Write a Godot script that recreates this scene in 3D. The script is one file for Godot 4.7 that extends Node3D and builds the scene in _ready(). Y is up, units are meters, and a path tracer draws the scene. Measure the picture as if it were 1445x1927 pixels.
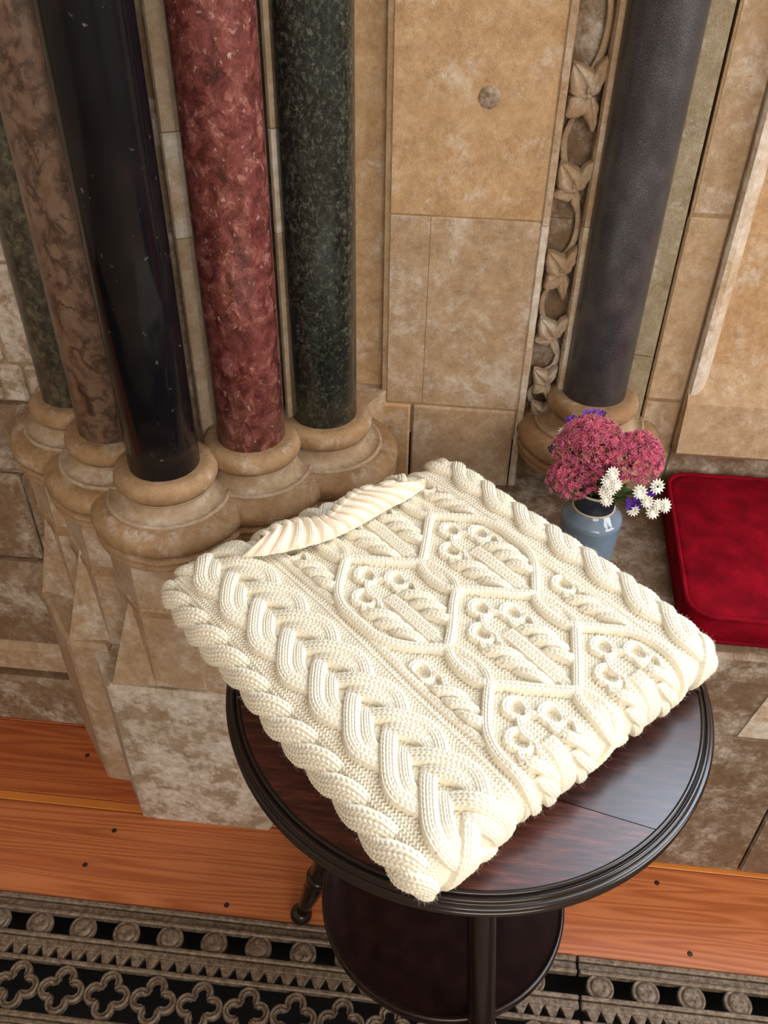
extends Node3D
# A cream cable-knit sweater folded on a round mahogany side table in front of a stone pier with marble shafts.
# Metres, y up. Floor at y = 0, walls square to x and z.

var M := {}
var used := {}
var rng := RandomNumberGenerator.new()

# ---------------------------------------------------------------- naming helpers
func numbered(n: String) -> String:
	if not used.has(n):
		used[n] = 0
		return n
	used[n] += 1
	return "%s_%03d" % [n, used[n]]

func thing(called: String, label: String, category: String, group := "") -> Node3D:
	var o := Node3D.new()
	o.name = numbered(called)
	add_child(o, true)
	o.set_meta("label", label)
	o.set_meta("category", category)
	if group != "":
		o.set_meta("group", group)
	return o

func setting(called: String, label: String) -> Node3D:
	var o := Node3D.new()
	o.name = numbered(called)
	add_child(o, true)
	o.set_meta("kind", "structure")
	o.set_meta("label", label)
	o.set_meta("category", "room")
	return o

func part(called: String, mesh: Mesh, mat: Material, parent: Node, xf := Transform3D()) -> MeshInstance3D:
	var o := MeshInstance3D.new()
	o.name = called
	o.mesh = mesh
	o.material_override = mat
	o.transform = xf
	parent.add_child(o, true)
	return o

func at(x: float, y: float, z: float) -> Transform3D:
	return Transform3D(Basis(), Vector3(x, y, z))

# ---------------------------------------------------------------- mesh helpers
func tri(st: SurfaceTool, a: Vector3, b: Vector3, c: Vector3, out: Vector3) -> void:
	var n := (b - a).cross(c - a)
	if n.length_squared() < 1e-18:
		return
	n = n.normalized()
	if n.dot(out) < 0.0:
		n = -n
		var t := b
		b = c
		c = t
	st.set_normal(n)
	st.add_vertex(a)
	st.set_normal(n)
	st.add_vertex(c)
	st.set_normal(n)
	st.add_vertex(b)

func quad(st: SurfaceTool, a: Vector3, b: Vector3, c: Vector3, d: Vector3, out: Vector3) -> void:
	tri(st, a, b, c, out)
	tri(st, a, c, d, out)

func begin() -> SurfaceTool:
	var st := SurfaceTool.new()
	st.begin(Mesh.PRIMITIVE_TRIANGLES)
	return st

# a box with chamfered edges between two corners
func add_box(st: SurfaceTool, lo: Vector3, hi: Vector3, b := 0.002) -> void:
	var c := (lo + hi) * 0.5
	var h := (hi - lo) * 0.5
	b = minf(b, minf(h.x, minf(h.y, h.z)) * 0.9)
	for ax in 3:
		var u := (ax + 1) % 3
		var v := (ax + 2) % 3
		for s in [-1.0, 1.0]:
			var pts: Array[Vector3] = []
			for k in [[-1, -1], [1, -1], [1, 1], [-1, 1]]:
				var p := Vector3.ZERO
				p[ax] = s * h[ax]
				p[u] = k[0] * (h[u] - b)
				p[v] = k[1] * (h[v] - b)
				pts.append(c + p)
			var n := Vector3.ZERO
			n[ax] = s
			quad(st, pts[0], pts[1], pts[2], pts[3], n)
	for ax in 3:
		var u := (ax + 1) % 3
		var v := (ax + 2) % 3
		for su in [-1.0, 1.0]:
			for sv in [-1.0, 1.0]:
				var p: Array[Vector3] = []
				for e in [[-1, 0], [1, 0], [1, 1], [-1, 1]]:
					var q := Vector3.ZERO
					q[ax] = e[0] * (h[ax] - b)
					q[u] = su * (h[u] - (b if e[1] == 0 else 0.0))
					q[v] = sv * (h[v] - (0.0 if e[1] == 0 else b))
					p.append(c + q)
				var n := Vector3.ZERO
				n[u] = su
				n[v] = sv
				quad(st, p[0], p[1], p[2], p[3], n)
	for sx in [-1.0, 1.0]:
		for sy in [-1.0, 1.0]:
			for sz in [-1.0, 1.0]:
				var s := Vector3(sx, sy, sz)
				tri(st, c + s * Vector3(h.x, h.y - b, h.z - b), c + s * Vector3(h.x - b, h.y, h.z - b), c + s * Vector3(h.x - b, h.y - b, h.z), s)

func box(lo: Vector3, hi: Vector3, b := 0.002) -> ArrayMesh:
	var st := begin()
	add_box(st, lo, hi, b)
	return st.commit()

# a stone: a chamfered box whose front corners are a little uneven
func stone_box(lo: Vector3, hi: Vector3, b := 0.003, jitter := 0.0012) -> ArrayMesh:
	var j := Vector3(rng.randf_range(-jitter, jitter), 0, rng.randf_range(-jitter, jitter))
	return box(lo + j, hi + j, b)

# profile points (radius, y) turned about the y axis
func lathe(prof: Array, segs := 48, cap := true) -> ArrayMesh:
	var st := begin()
	st.set_smooth_group(0)
	var n := prof.size()
	for i in n - 1:
		var a: Vector2 = prof[i]
		var b: Vector2 = prof[i + 1]
		for k in segs:
			var t0 := TAU * k / segs
			var t1 := TAU * (k + 1) / segs
			var p00 := Vector3(a.x * cos(t0), a.y, a.x * sin(t0))
			var p01 := Vector3(a.x * cos(t1), a.y, a.x * sin(t1))
			var p10 := Vector3(b.x * cos(t0), b.y, b.x * sin(t0))
			var p11 := Vector3(b.x * cos(t1), b.y, b.x * sin(t1))
			var uvs := [Vector2(float(k) / segs, a.y), Vector2(float(k + 1) / segs, a.y), Vector2(float(k) / segs, b.y), Vector2(float(k + 1) / segs, b.y)]
			for e in [[p00, uvs[0]], [p10, uvs[2]], [p11, uvs[3]], [p00, uvs[0]], [p11, uvs[3]], [p01, uvs[1]]]:
				st.set_uv(e[1])
				st.add_vertex(e[0])
	st.generate_normals()
	return st.commit()

func arc(cx: float, cy: float, rx: float, ry: float, a0: float, a1: float, n: int) -> Array:
	var out := []
	for i in n + 1:
		var t := deg_to_rad(lerpf(a0, a1, float(i) / n))
		out.append(Vector2(cx + rx * cos(t), cy + ry * sin(t)))
	return out

# a polygon in x and z raised from y0 to y1, its top edge chamfered by b
func add_prism(st: SurfaceTool, poly: PackedVector2Array, y0: float, y1: float, b := 0.0) -> void:
	var n := poly.size()
	var mid := Vector2.ZERO
	for p in poly:
		mid += p / n
	var inner := PackedVector2Array()
	if b > 0.0:
		var off := Geometry2D.offset_polygon(poly, -b, Geometry2D.JOIN_MITER)
		if off.size() == 1 and off[0].size() == n:
			var o: PackedVector2Array = off[0]
			var best := 0
			for i in n:
				if o[i].distance_to(poly[0]) < o[best].distance_to(poly[0]):
					best = i
			var same := Geometry2D.is_polygon_clockwise(o) == Geometry2D.is_polygon_clockwise(poly)
			for i in n:
				inner.append(o[(best + (i if same else -i) + n) % n])
	if inner.size() != n:
		inner = poly
		b = 0.0
	for ring in [[inner, y1, Vector3.UP], [poly, y0, Vector3.DOWN]]:
		var pts: PackedVector2Array = ring[0]
		var idx := Geometry2D.triangulate_polygon(pts)
		for i in range(0, idx.size(), 3):
			tri(st, v3(pts[idx[i]], ring[1]), v3(pts[idx[i + 1]], ring[1]), v3(pts[idx[i + 2]], ring[1]), ring[2])
	var cw := Geometry2D.is_polygon_clockwise(poly)
	for i in n:
		var k := (i + 1) % n
		var d := poly[k] - poly[i]
		var out := Vector3(-d.y, 0, d.x) * (1.0 if cw else -1.0)
		quad(st, v3(poly[i], y0), v3(poly[k], y0), v3(poly[k], y1 - b), v3(poly[i], y1 - b), out)
		if b > 0.0:
			quad(st, v3(poly[i], y1 - b), v3(poly[k], y1 - b), v3(inner[k], y1), v3(inner[i], y1), out + Vector3.UP * out.length())

func v3(p: Vector2, y: float) -> Vector3:
	return Vector3(p.x, y, p.y)

func prism(poly: Array, y0: float, y1: float, b := 0.0) -> ArrayMesh:
	var st := begin()
	add_prism(st, PackedVector2Array(poly), y0, y1, b)
	return st.commit()

# a tube of changing radius along points
func add_tube(st: SurfaceTool, pts: Array, radii: Array, segs := 10, flat := 1.0) -> void:
	var n := pts.size()
	var rings := []
	var side := Vector3.ZERO
	for i in n:
		var d: Vector3 = (pts[mini(i + 1, n - 1)] - pts[maxi(i - 1, 0)]).normalized()
		if side == Vector3.ZERO:
			side = d.cross(Vector3.UP if absf(d.y) < 0.9 else Vector3.RIGHT).normalized()
		side = (side - d * side.dot(d)).normalized()
		var up := side.cross(d)
		var ring := []
		for k in segs:
			var t := TAU * k / segs
			ring.append(pts[i] + (side * cos(t) + up * sin(t) * flat) * radii[i])
		rings.append(ring)
	for i in n - 1:
		for k in segs:
			var m := (k + 1) % segs
			for p in [rings[i][k], rings[i + 1][k], rings[i + 1][m], rings[i][k], rings[i + 1][m], rings[i][m]]:
				st.add_vertex(p)
	for e in [[0, 1], [n - 1, -1]]:
		for k in range(1, segs - 1):
			var r: Array = rings[e[0]]
			if e[1] > 0:
				for p in [r[0], r[k], r[k + 1]]:
					st.add_vertex(p)
			else:
				for p in [r[0], r[k + 1], r[k]]:
					st.add_vertex(p)

func tube(pts: Array, radii: Array, segs := 10, flat := 1.0) -> ArrayMesh:
	var st := begin()
	st.set_smooth_group(0)
	add_tube(st, pts, radii, segs, flat)
	st.generate_normals()
	return st.commit()

func spline(p: Array, per: int) -> Array:
	var out := []
	var n := p.size()
	for i in n - 1:
		var a = p[maxi(i - 1, 0)]
		var b = p[i]
		var c = p[i + 1]
		var d = p[mini(i + 2, n - 1)]
		for k in per:
			var t := float(k) / per
			out.append(0.5 * (2.0 * b + (c - a) * t + (2.0 * a - 5.0 * b + 4.0 * c - d) * t * t + (3.0 * b - a - 3.0 * c + d) * t * t * t))
	out.append(p[n - 1])
	return out

# a grid of points with smooth normals
func grid_mesh(pos: PackedVector3Array, nx: int, ny: int, flip := false) -> ArrayMesh:
	var nor := PackedVector3Array()
	nor.resize(nx * ny)
	for j in ny:
		for i in nx:
			var a := pos[j * nx + mini(i + 1, nx - 1)] - pos[j * nx + maxi(i - 1, 0)]
			var b := pos[mini(j + 1, ny - 1) * nx + i] - pos[maxi(j - 1, 0) * nx + i]
			var n := a.cross(b).normalized()
			nor[j * nx + i] = -n if flip else n
	var idx := PackedInt32Array()
	idx.resize((nx - 1) * (ny - 1) * 6)
	var w := 0
	for j in ny - 1:
		for i in nx - 1:
			var q := j * nx + i
			if flip:
				idx[w] = q; idx[w + 1] = q + 1; idx[w + 2] = q + nx
				idx[w + 3] = q + 1; idx[w + 4] = q + nx + 1; idx[w + 5] = q + nx
			else:
				idx[w] = q; idx[w + 1] = q + nx; idx[w + 2] = q + 1
				idx[w + 3] = q + 1; idx[w + 4] = q + nx; idx[w + 5] = q + nx + 1
			w += 6
	var arr := []
	arr.resize(Mesh.ARRAY_MAX)
	arr[Mesh.ARRAY_VERTEX] = pos
	arr[Mesh.ARRAY_NORMAL] = nor
	arr[Mesh.ARRAY_INDEX] = idx
	var m := ArrayMesh.new()
	m.add_surface_from_arrays(Mesh.PRIMITIVE_TRIANGLES, arr)
	return m

func scatter(called: String, mesh: Mesh, mat: Material, parent: Node, xfs: Array, cols := []) -> MultiMeshInstance3D:
	var mm := MultiMesh.new()
	mm.transform_format = MultiMesh.TRANSFORM_3D
	mm.use_colors = cols.size() > 0
	mm.mesh = mesh
	mm.instance_count = xfs.size()
	for i in xfs.size():
		mm.set_instance_transform(i, xfs[i])
		if cols.size() > 0:
			mm.set_instance_color(i, cols[i])
	var o := MultiMeshInstance3D.new()
	o.name = called
	o.multimesh = mm
	o.material_override = mat
	o.set_meta("kind", "stuff")
	parent.add_child(o, true)
	return o

# ---------------------------------------------------------------- materials
func noise_tex(size: int, freq: float, oct: int, stops: Array, opts := {}) -> NoiseTexture2D:
	var f := FastNoiseLite.new()
	f.seed = opts.get("seed", 1)
	f.noise_type = opts.get("type", FastNoiseLite.TYPE_SIMPLEX_SMOOTH)
	f.frequency = freq
	f.fractal_octaves = oct
	f.fractal_gain = opts.get("gain", 0.5)
	if opts.has("fractal"):
		f.fractal_type = opts.fractal
	if opts.has("cell"):
		f.cellular_return_type = opts.cell
	if opts.has("warp"):
		f.domain_warp_enabled = true
		f.domain_warp_amplitude = opts.warp
		f.domain_warp_frequency = opts.get("warp_freq", freq)
		f.domain_warp_fractal_octaves = 3
	var t := NoiseTexture2D.new()
	t.width = size
	t.height = size
	t.seamless = true
	t.seamless_blend_skirt = 0.15
	t.generate_mipmaps = false
	t.noise = f
	if stops.size() > 0:
		var g := Gradient.new()
		var offs := PackedFloat32Array()
		var cols := PackedColorArray()
		for s in stops:
			offs.append(s[0])
			cols.append(s[1])
		g.offsets = offs
		g.colors = cols
		t.color_ramp = g
	return t

func c8(r: int, g: int, b: int) -> Color:
	return Color8(r, g, b)

func grey(v: float) -> Color:
	return Color(v, v, v)

func plain(col: Color, rough := 0.6, metal := 0.0) -> StandardMaterial3D:
	var m := StandardMaterial3D.new()
	m.albedo_color = col
	m.roughness = rough
	m.metallic = metal
	return m

func triplanar(m: StandardMaterial3D, s: Vector3, world := true) -> StandardMaterial3D:
	m.uv1_triplanar = true
	m.uv1_world_triplanar = world
	m.uv1_scale = s
	m.uv1_triplanar_sharpness = 4.0
	return m

func make_stone(tint: Color, mask: Texture2D, off := Vector3.ZERO) -> StandardMaterial3D:
	var m := plain(tint, 0.9)
	m.metallic_specular = 0.3
	m.albedo_texture = M.t_grain
	if mask:
		m.detail_enabled = true
		m.detail_blend_mode = BaseMaterial3D.BLEND_MODE_MIX
		m.detail_albedo = M.t_white
		m.detail_mask = mask
	m.heightmap_enabled = true
	m.heightmap_texture = M.t_pits
	m.heightmap_scale = 0.08
	m.uv1_offset = off
	return triplanar(m, Vector3.ONE * 1.7)

func make_marble(albedo: Texture2D, rough: float, s: float, spots: Texture2D = null, spot_col: Texture2D = null) -> StandardMaterial3D:
	var m := plain(Color.WHITE, rough)
	m.albedo_texture = albedo
	if spots:
		m.detail_enabled = true
		m.detail_albedo = spot_col
		m.detail_mask = spots
	return triplanar(m, Vector3(s, s * 0.7, s))

func make_wood(tex: Texture2D, tint: Color, rough: float, s: Vector3, off := Vector3.ZERO) -> StandardMaterial3D:
	var m := plain(tint, rough)
	m.albedo_texture = tex
	m.uv1_offset = off
	return triplanar(m, s)

func build_materials() -> void:
	M.t_grain = noise_tex(1024, 0.012, 7, [[0.0, c8(152, 129, 106)], [0.3, c8(187, 164, 138)], [0.5, c8(200, 178, 152)], [0.7, c8(212, 192, 168)], [1.0, c8(232, 216, 196)]], {"gain": 0.92, "seed": 4})
	M.t_white = noise_tex(512, 0.06, 4, [[0.0, c8(176, 160, 142)], [0.5, c8(208, 198, 186)], [1.0, c8(236, 232, 226)]], {"seed": 9, "gain": 0.7})
	M.t_pits = noise_tex(1024, 0.33, 3, [], {"seed": 12, "gain": 0.7})
	M.t_mask_few = noise_tex(1024, 0.006, 7, [[0.0, grey(0)], [0.55, grey(0)], [0.70, grey(0.22)], [0.85, grey(0.55)], [1.0, grey(0.8)]], {"seed": 21, "gain": 0.82})
	M.t_mask_some = noise_tex(1024, 0.005, 7, [[0.0, grey(0)], [0.46, grey(0.03)], [0.60, grey(0.24)], [0.75, grey(0.5)], [1.0, grey(0.8)]], {"seed": 22, "gain": 0.80})
	M.t_mask_lots = noise_tex(1024, 0.006, 7, [[0.0, grey(0)], [0.36, grey(0.10)], [0.50, grey(0.62)], [0.65, grey(0.85)], [1.0, grey(0.95)]], {"seed": 23, "gain": 0.75})
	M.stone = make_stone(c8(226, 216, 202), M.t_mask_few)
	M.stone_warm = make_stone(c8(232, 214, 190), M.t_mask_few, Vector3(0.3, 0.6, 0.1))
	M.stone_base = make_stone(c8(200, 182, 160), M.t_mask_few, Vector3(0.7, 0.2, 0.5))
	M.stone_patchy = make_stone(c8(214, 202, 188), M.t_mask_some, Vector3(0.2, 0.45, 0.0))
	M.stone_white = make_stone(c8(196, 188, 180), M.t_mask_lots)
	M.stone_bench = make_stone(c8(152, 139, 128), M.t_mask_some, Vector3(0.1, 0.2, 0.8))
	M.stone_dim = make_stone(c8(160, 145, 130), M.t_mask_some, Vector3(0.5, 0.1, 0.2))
	M.lime_wash = make_stone(c8(230, 222, 212), M.t_mask_lots, Vector3(0.5, 0.5, 0.5))
	M.mortar = make_stone(c8(196, 184, 166), null)
	M.stone_pale = make_stone(c8(214, 206, 194), M.t_mask_some, Vector3(0.15, 0.65, 0.4))
	M.nook = make_stone(c8(200, 204, 196), M.t_mask_few, Vector3(0.9, 0.3, 0.1))
	# marbles
	var pale := noise_tex(256, 0.05, 3, [[0.0, c8(150, 120, 110)], [1.0, c8(214, 190, 178)]], {"seed": 3})
	var flecks := noise_tex(1024, 0.045, 2, [[0.0, grey(0)], [0.78, grey(0)], [0.85, grey(0.6)], [1.0, grey(0.8)]], {"seed": 6, "gain": 0.8, "warp": 18.0})
	var vein := noise_tex(1024, 0.011, 5, [[0.0, grey(0)], [0.66, grey(0)], [0.76, grey(0.6)], [1.0, grey(0.85)]], {"seed": 7, "fractal": FastNoiseLite.FRACTAL_RIDGED, "warp": 30.0, "warp_freq": 0.02})
	var umber := noise_tex(128, 0.05, 2, [[0.0, c8(44, 30, 24)], [1.0, c8(80, 58, 46)]], {"seed": 8})
	M.red_marble = make_marble(noise_tex(1024, 0.018, 7, [[0.0, c8(38, 17, 17)], [0.28, c8(72, 34, 32)], [0.43, c8(92, 46, 43)], [0.57, c8(108, 58, 54)], [0.70, c8(126, 76, 70)], [0.82, c8(150, 106, 98)], [1.0, c8(186, 152, 142)]], {"seed": 31, "gain": 0.72, "warp": 60.0, "warp_freq": 0.013}), 0.2, 2.4, flecks, pale)
	M.brown_marble = make_marble(noise_tex(1024, 0.016, 7, [[0.0, c8(40, 28, 22)], [0.26, c8(76, 58, 46)], [0.42, c8(102, 80, 66)], [0.55, c8(120, 92, 78)], [0.7, c8(118, 98, 80)], [1.0, c8(150, 122, 106)]], {"seed": 41, "gain": 0.68, "warp": 50.0, "warp_freq": 0.018}), 0.3, 2.4, vein, umber)
	M.olive_marble = make_marble(noise_tex(1024, 0.012, 6, [[0.0, c8(26, 26, 20)], [0.4, c8(56, 53, 44)], [0.6, c8(84, 79, 65)], [1.0, c8(134, 124, 104)]], {"seed": 43, "gain": 0.85, "warp": 40.0, "warp_freq": 0.015}), 0.32, 4.0)
	var lichen := noise_tex(512, 0.04, 4, [[0.0, c8(70, 78, 68)], [1.0, c8(140, 142, 128)]], {"seed": 51})
	var speck := noise_tex(1024, 0.05, 6, [[0.0, grey(0)], [0.52, grey(0.0)], [0.62, grey(0.26)], [0.76, grey(0.6)], [1.0, grey(0.9)]], {"seed": 53, "gain": 0.9, "warp": 40.0, "warp_freq": 0.012})
	M.green_marble = make_marble(noise_tex(1024, 0.012, 5, [[0.0, c8(13, 15, 14)], [0.5, c8(25, 28, 25)], [0.75, c8(40, 44, 37)], [1.0, c8(74, 78, 66)]], {"seed": 52, "gain": 0.8, "warp": 40.0}), 0.18, 2.6, speck, lichen)
	var chips := noise_tex(1024, 0.05, 1, [[0.0, grey(0)], [0.945, grey(0)], [0.97, grey(0.35)], [1.0, grey(0.5)]], {"seed": 61, "warp": 30.0})
	M.black_marble = make_marble(noise_tex(512, 0.01, 4, [[0.0, c8(12, 12, 16)], [0.6, c8(17, 16, 20)], [1.0, c8(34, 24, 26)]], {"seed": 60}), 0.12, 3.0, chips, M.t_white)
	M.black_marble.metallic_specular = 0.36
	var dust := noise_tex(1024, 0.16, 5, [[0.0, grey(0)], [0.48, grey(0.0)], [0.66, grey(0.35)], [1.0, grey(0.85)]], {"seed": 63, "gain": 0.75})
	var pewter := noise_tex(256, 0.05, 3, [[0.0, c8(92, 92, 100)], [1.0, c8(150, 148, 152)]], {"seed": 64})
	M.grey_marble = make_marble(noise_tex(512, 0.012, 5, [[0.0, c8(36, 34, 38)], [0.5, c8(48, 46, 50)], [1.0, c8(72, 68, 70)]], {"seed": 62}), 0.3, 3.2, dust, pewter)
	# woods
	var pine := []
	for i in 13:
		var k := i / 12.0
		pine.append([k, c8(178, 104, 62) if i % 2 == 0 else c8(192, 120, 74)])
		if i < 12:
			pine.append([k + 0.055, c8(164, 94, 56) if i % 2 == 1 else c8(196, 124, 78)])
	M.t_pine = noise_tex(1024, 0.006, 3, pine, {"seed": 72, "gain": 0.35, "warp": 12.0})
	M.pine = make_wood(M.t_pine, c8(255, 244, 236), 0.36, Vector3(0.12, 1.0, 3.0))
	M.pine_b = make_wood(M.t_pine, c8(240, 216, 200), 0.36, Vector3(0.11, 1.0, 2.6), Vector3(0.3, 0, 0.41))
	M.pine_sap = make_wood(M.t_pine, c8(255, 255, 220), 0.45, Vector3(0.4, 1.0, 1.2), Vector3(0.6, 0, 0.1))
	M.pine_sap.albedo_texture = noise_tex(256, 0.02, 4, [[0.0, c8(186, 108, 50)], [1.0, c8(206, 128, 66)]], {"seed": 73})
	M.t_mahog = noise_tex(1024, 0.02, 6, [[0.0, c8(40, 20, 18)], [0.4, c8(62, 32, 28)], [0.6, c8(78, 42, 36)], [1.0, c8(112, 66, 54)]], {"seed": 75, "gain": 0.66})
	M.mahog = make_wood(M.t_mahog, c8(186, 166, 170), 0.29, Vector3(0.8, 1, 6.0))
	M.mahog_b = make_wood(M.t_mahog, c8(255, 235, 225), 0.33, Vector3(0.8, 1, 6.0), Vector3(0.2, 0, 0.5))
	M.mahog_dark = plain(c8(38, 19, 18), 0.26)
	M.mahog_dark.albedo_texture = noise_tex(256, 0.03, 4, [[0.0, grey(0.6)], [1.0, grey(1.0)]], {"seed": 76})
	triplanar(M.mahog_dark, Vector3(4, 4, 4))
	M.ebony = plain(c8(30, 20, 18), 0.18)
	M.nail = plain(c8(60, 44, 34), 0.5, 0.5)
	# iron
	M.iron = plain(c8(198, 188, 178), 0.48, 0.3)
	M.iron.albedo_texture = noise_tex(512, 0.04, 5, [[0.0, c8(84, 70, 58)], [0.5, c8(160, 146, 132)], [1.0, c8(226, 214, 202)]], {"seed": 81, "gain": 0.75})
	M.iron.heightmap_enabled = true
	M.iron.heightmap_texture = M.t_pits
	M.iron.heightmap_scale = 0.08
	triplanar(M.iron, Vector3.ONE * 4.0)
	M.soot = plain(c8(14, 12, 12), 0.95)
	# textiles
	M.wool = plain(c8(233, 225, 206), 0.95)
	M.wool.metallic_specular = 0.2
	M.wool.rim_enabled = true
	M.wool.rim = 0.35
	M.wool.rim_tint = 0.6
	M.wool_rib = M.wool.duplicate()
	M.wool_rib.albedo_color = c8(244, 232, 214)
	M.hair = plain(c8(250, 244, 228), 0.8)
	M.velvet = plain(c8(142, 10, 30), 0.75)
	M.velvet.metallic_specular = 0.15
	M.velvet.rim_enabled = true
	M.velvet.rim = 0.7
	M.velvet.rim_tint = 0.9
	M.velvet.albedo_texture = noise_tex(512, 0.012, 5, [[0.0, grey(0.66)], [1.0, grey(1.0)]], {"seed": 92, "gain": 0.6})
	triplanar(M.velvet, Vector3(3, 3, 3))
	# vase and flowers
	M.glaze = plain(c8(112, 134, 158), 0.12)
	M.glaze.clearcoat_enabled = true
	M.glaze.clearcoat = 0.6
	M.glaze.clearcoat_roughness = 0.05
	M.glaze_dark = plain(c8(40, 48, 62), 0.15)
	M.bare_clay = plain(c8(206, 190, 168), 0.6)
	M.sedum = plain(Color.WHITE, 0.6)
	M.sedum.vertex_color_use_as_albedo = true
	M.stem = plain(c8(88, 110, 52), 0.6)
	M.leaf = plain(c8(70, 96, 44), 0.5)
	M.petal_white = plain(c8(244, 242, 232), 0.6)
	M.petal_white.backlight_enabled = true
	M.petal_white.backlight = Color(0.3, 0.3, 0.28)
	M.petal_purple = plain(c8(106, 40, 184), 0.55)
	M.flower_eye = plain(c8(52, 44, 24), 0.8)
	# shell of the room
	M.plaster = plain(c8(190, 177, 160), 0.9)
	M.flags = make_stone(c8(200, 190, 176), null)

# ---------------------------------------------------------------- lights
func glass_window(called: String, label: String, center: Vector3, size: Vector2, face: float, col: Color, energy: float, glow: float) -> void:
	# face: turn about y so that the window looks along its local -z into the room
	var w := setting(called, label)
	w.position = center
	w.rotation.y = face
	var pm := plain(col, 0.5)
	pm.emission_enabled = true
	pm.emission = col
	pm.emission_energy_multiplier = glow
	var nx := 3
	var ny := 4
	for i in nx:
		for j in ny:
			var lo := Vector3(-size.x / 2 + size.x * i / nx + 0.006, -size.y / 2 + size.y * j / ny + 0.006, 0.0)
			part("pane", box(lo, lo + Vector3(size.x / nx - 0.012, size.y / ny - 0.012, 0.006), 0.001), pm, w)
	for i in nx + 1:
		part("lead_bar", box(Vector3(-size.x / 2 + size.x * i / nx - 0.008, -size.y / 2, -0.006), Vector3(-size.x / 2 + size.x * i / nx + 0.008, size.y / 2, 0.012)), M.soot, w)
	for j in ny + 1:
		part("lead_bar", box(Vector3(-size.x / 2, -size.y / 2 + size.y * j / ny - 0.008, -0.006), Vector3(size.x / 2, -size.y / 2 + size.y * j / ny + 0.008, 0.012)), M.soot, w)
	var l := AreaLight3D.new()
	l.name = called + "_light"
	add_child(l, true)
	l.position = center + Basis(Vector3.UP, face) * Vector3(0, 0, -0.02)
	l.rotation.y = face
	l.area_size = size
	l.light_color = col
	l.light_energy = energy
	l.shadow_enabled = true
	l.area_range = 20.0
	l.area_attenuation = 2.0

func _ready() -> void:
	rng.seed = 7
	# camera
	var cam := Camera3D.new()
	cam.name = "camera"
	add_child(cam)
	cam.transform = Transform3D(Basis(Vector3(0.9943, 0.0150, -0.1054), Vector3(-0.0779, 0.7775, -0.6240), Vector3(0.0726, 0.6287, 0.7743)).orthonormalized(), Vector3(0, 1.36, 0))
	cam.fov = rad_to_deg(2.0 * atan(963.5 / 1650.0))
	cam.near = 0.05
	cam.far = 50.0
	cam.current = true
	# environment
	var env := Environment.new()
	env.background_mode = Environment.BG_COLOR
	env.background_color = Color(0.5, 0.55, 0.6)
	env.tonemap_mode = Environment.TONE_MAPPER_LINEAR
	env.tonemap_exposure = 0.84
	env.sdfgi_enabled = true
	env.ssao_enabled = true
	env.ssil_enabled = true
	var we := WorldEnvironment.new()
	we.name = "environment"
	we.environment = env
	add_child(we)
	build_materials()
	# daylight: leaded windows behind the camera, to the right, and high above the bench
	glass_window("window_1", "tall leaded window behind the viewer", Vector3(1.3, 2.6, 3.46), Vector2(2.4, 2.2), 0.0, Color(1.0, 0.985, 0.96), 7.5, 3.0)
	glass_window("window_2", "leaded window in the right-hand wall", Vector3(2.96, 2.3, 0.2), Vector2(1.8, 2.0), PI / 2, Color(1.0, 0.985, 0.96), 8.0, 3.0)
	glass_window("window_3", "leaded window high above the bench", Vector3(0.97, 2.17, -1.12), Vector2(1.2, 1.5), PI, Color(0.86, 0.93, 1.0), 3.2, 12.0)
	build_room()
	build_floor()
	build_pier()
	build_wall()
	build_bench()
	build_table()
	build_sweater()
	build_vase()
	build_flowers()

# ---------------------------------------------------------------- room shell
func build_room() -> void:
	var t := setting("wall_front", "plain plastered wall behind the viewer")
	part("panel", box(Vector3(-3.2, -0.2, 3.5), Vector3(3.2, 4.2, 3.7)), M.plaster, t)
	t = setting("wall_east", "plain plastered wall on the right of the room")
	part("panel", box(Vector3(3.0, -0.2, -1.6), Vector3(3.2, 4.2, 3.6)), M.plaster, t)
	t = setting("wall_west", "plain plastered wall on the left of the room")
	part("panel", box(Vector3(-3.2, -0.2, -1.6), Vector3(-3.0, 4.2, 3.6)), M.plaster, t)
	t = setting("ceiling", "plain plastered ceiling")
	part("panel", box(Vector3(-3.2, 4.0, -1.6), Vector3(3.2, 4.2, 3.6)), M.plaster, t)
	t = setting("wall_back", "rough stone core behind the dressed wall")
	part("panel", box(Vector3(-3.1, -0.2, -1.6), Vector3(3.1, 4.1, -1.26)), M.stone_dim, t)

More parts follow.
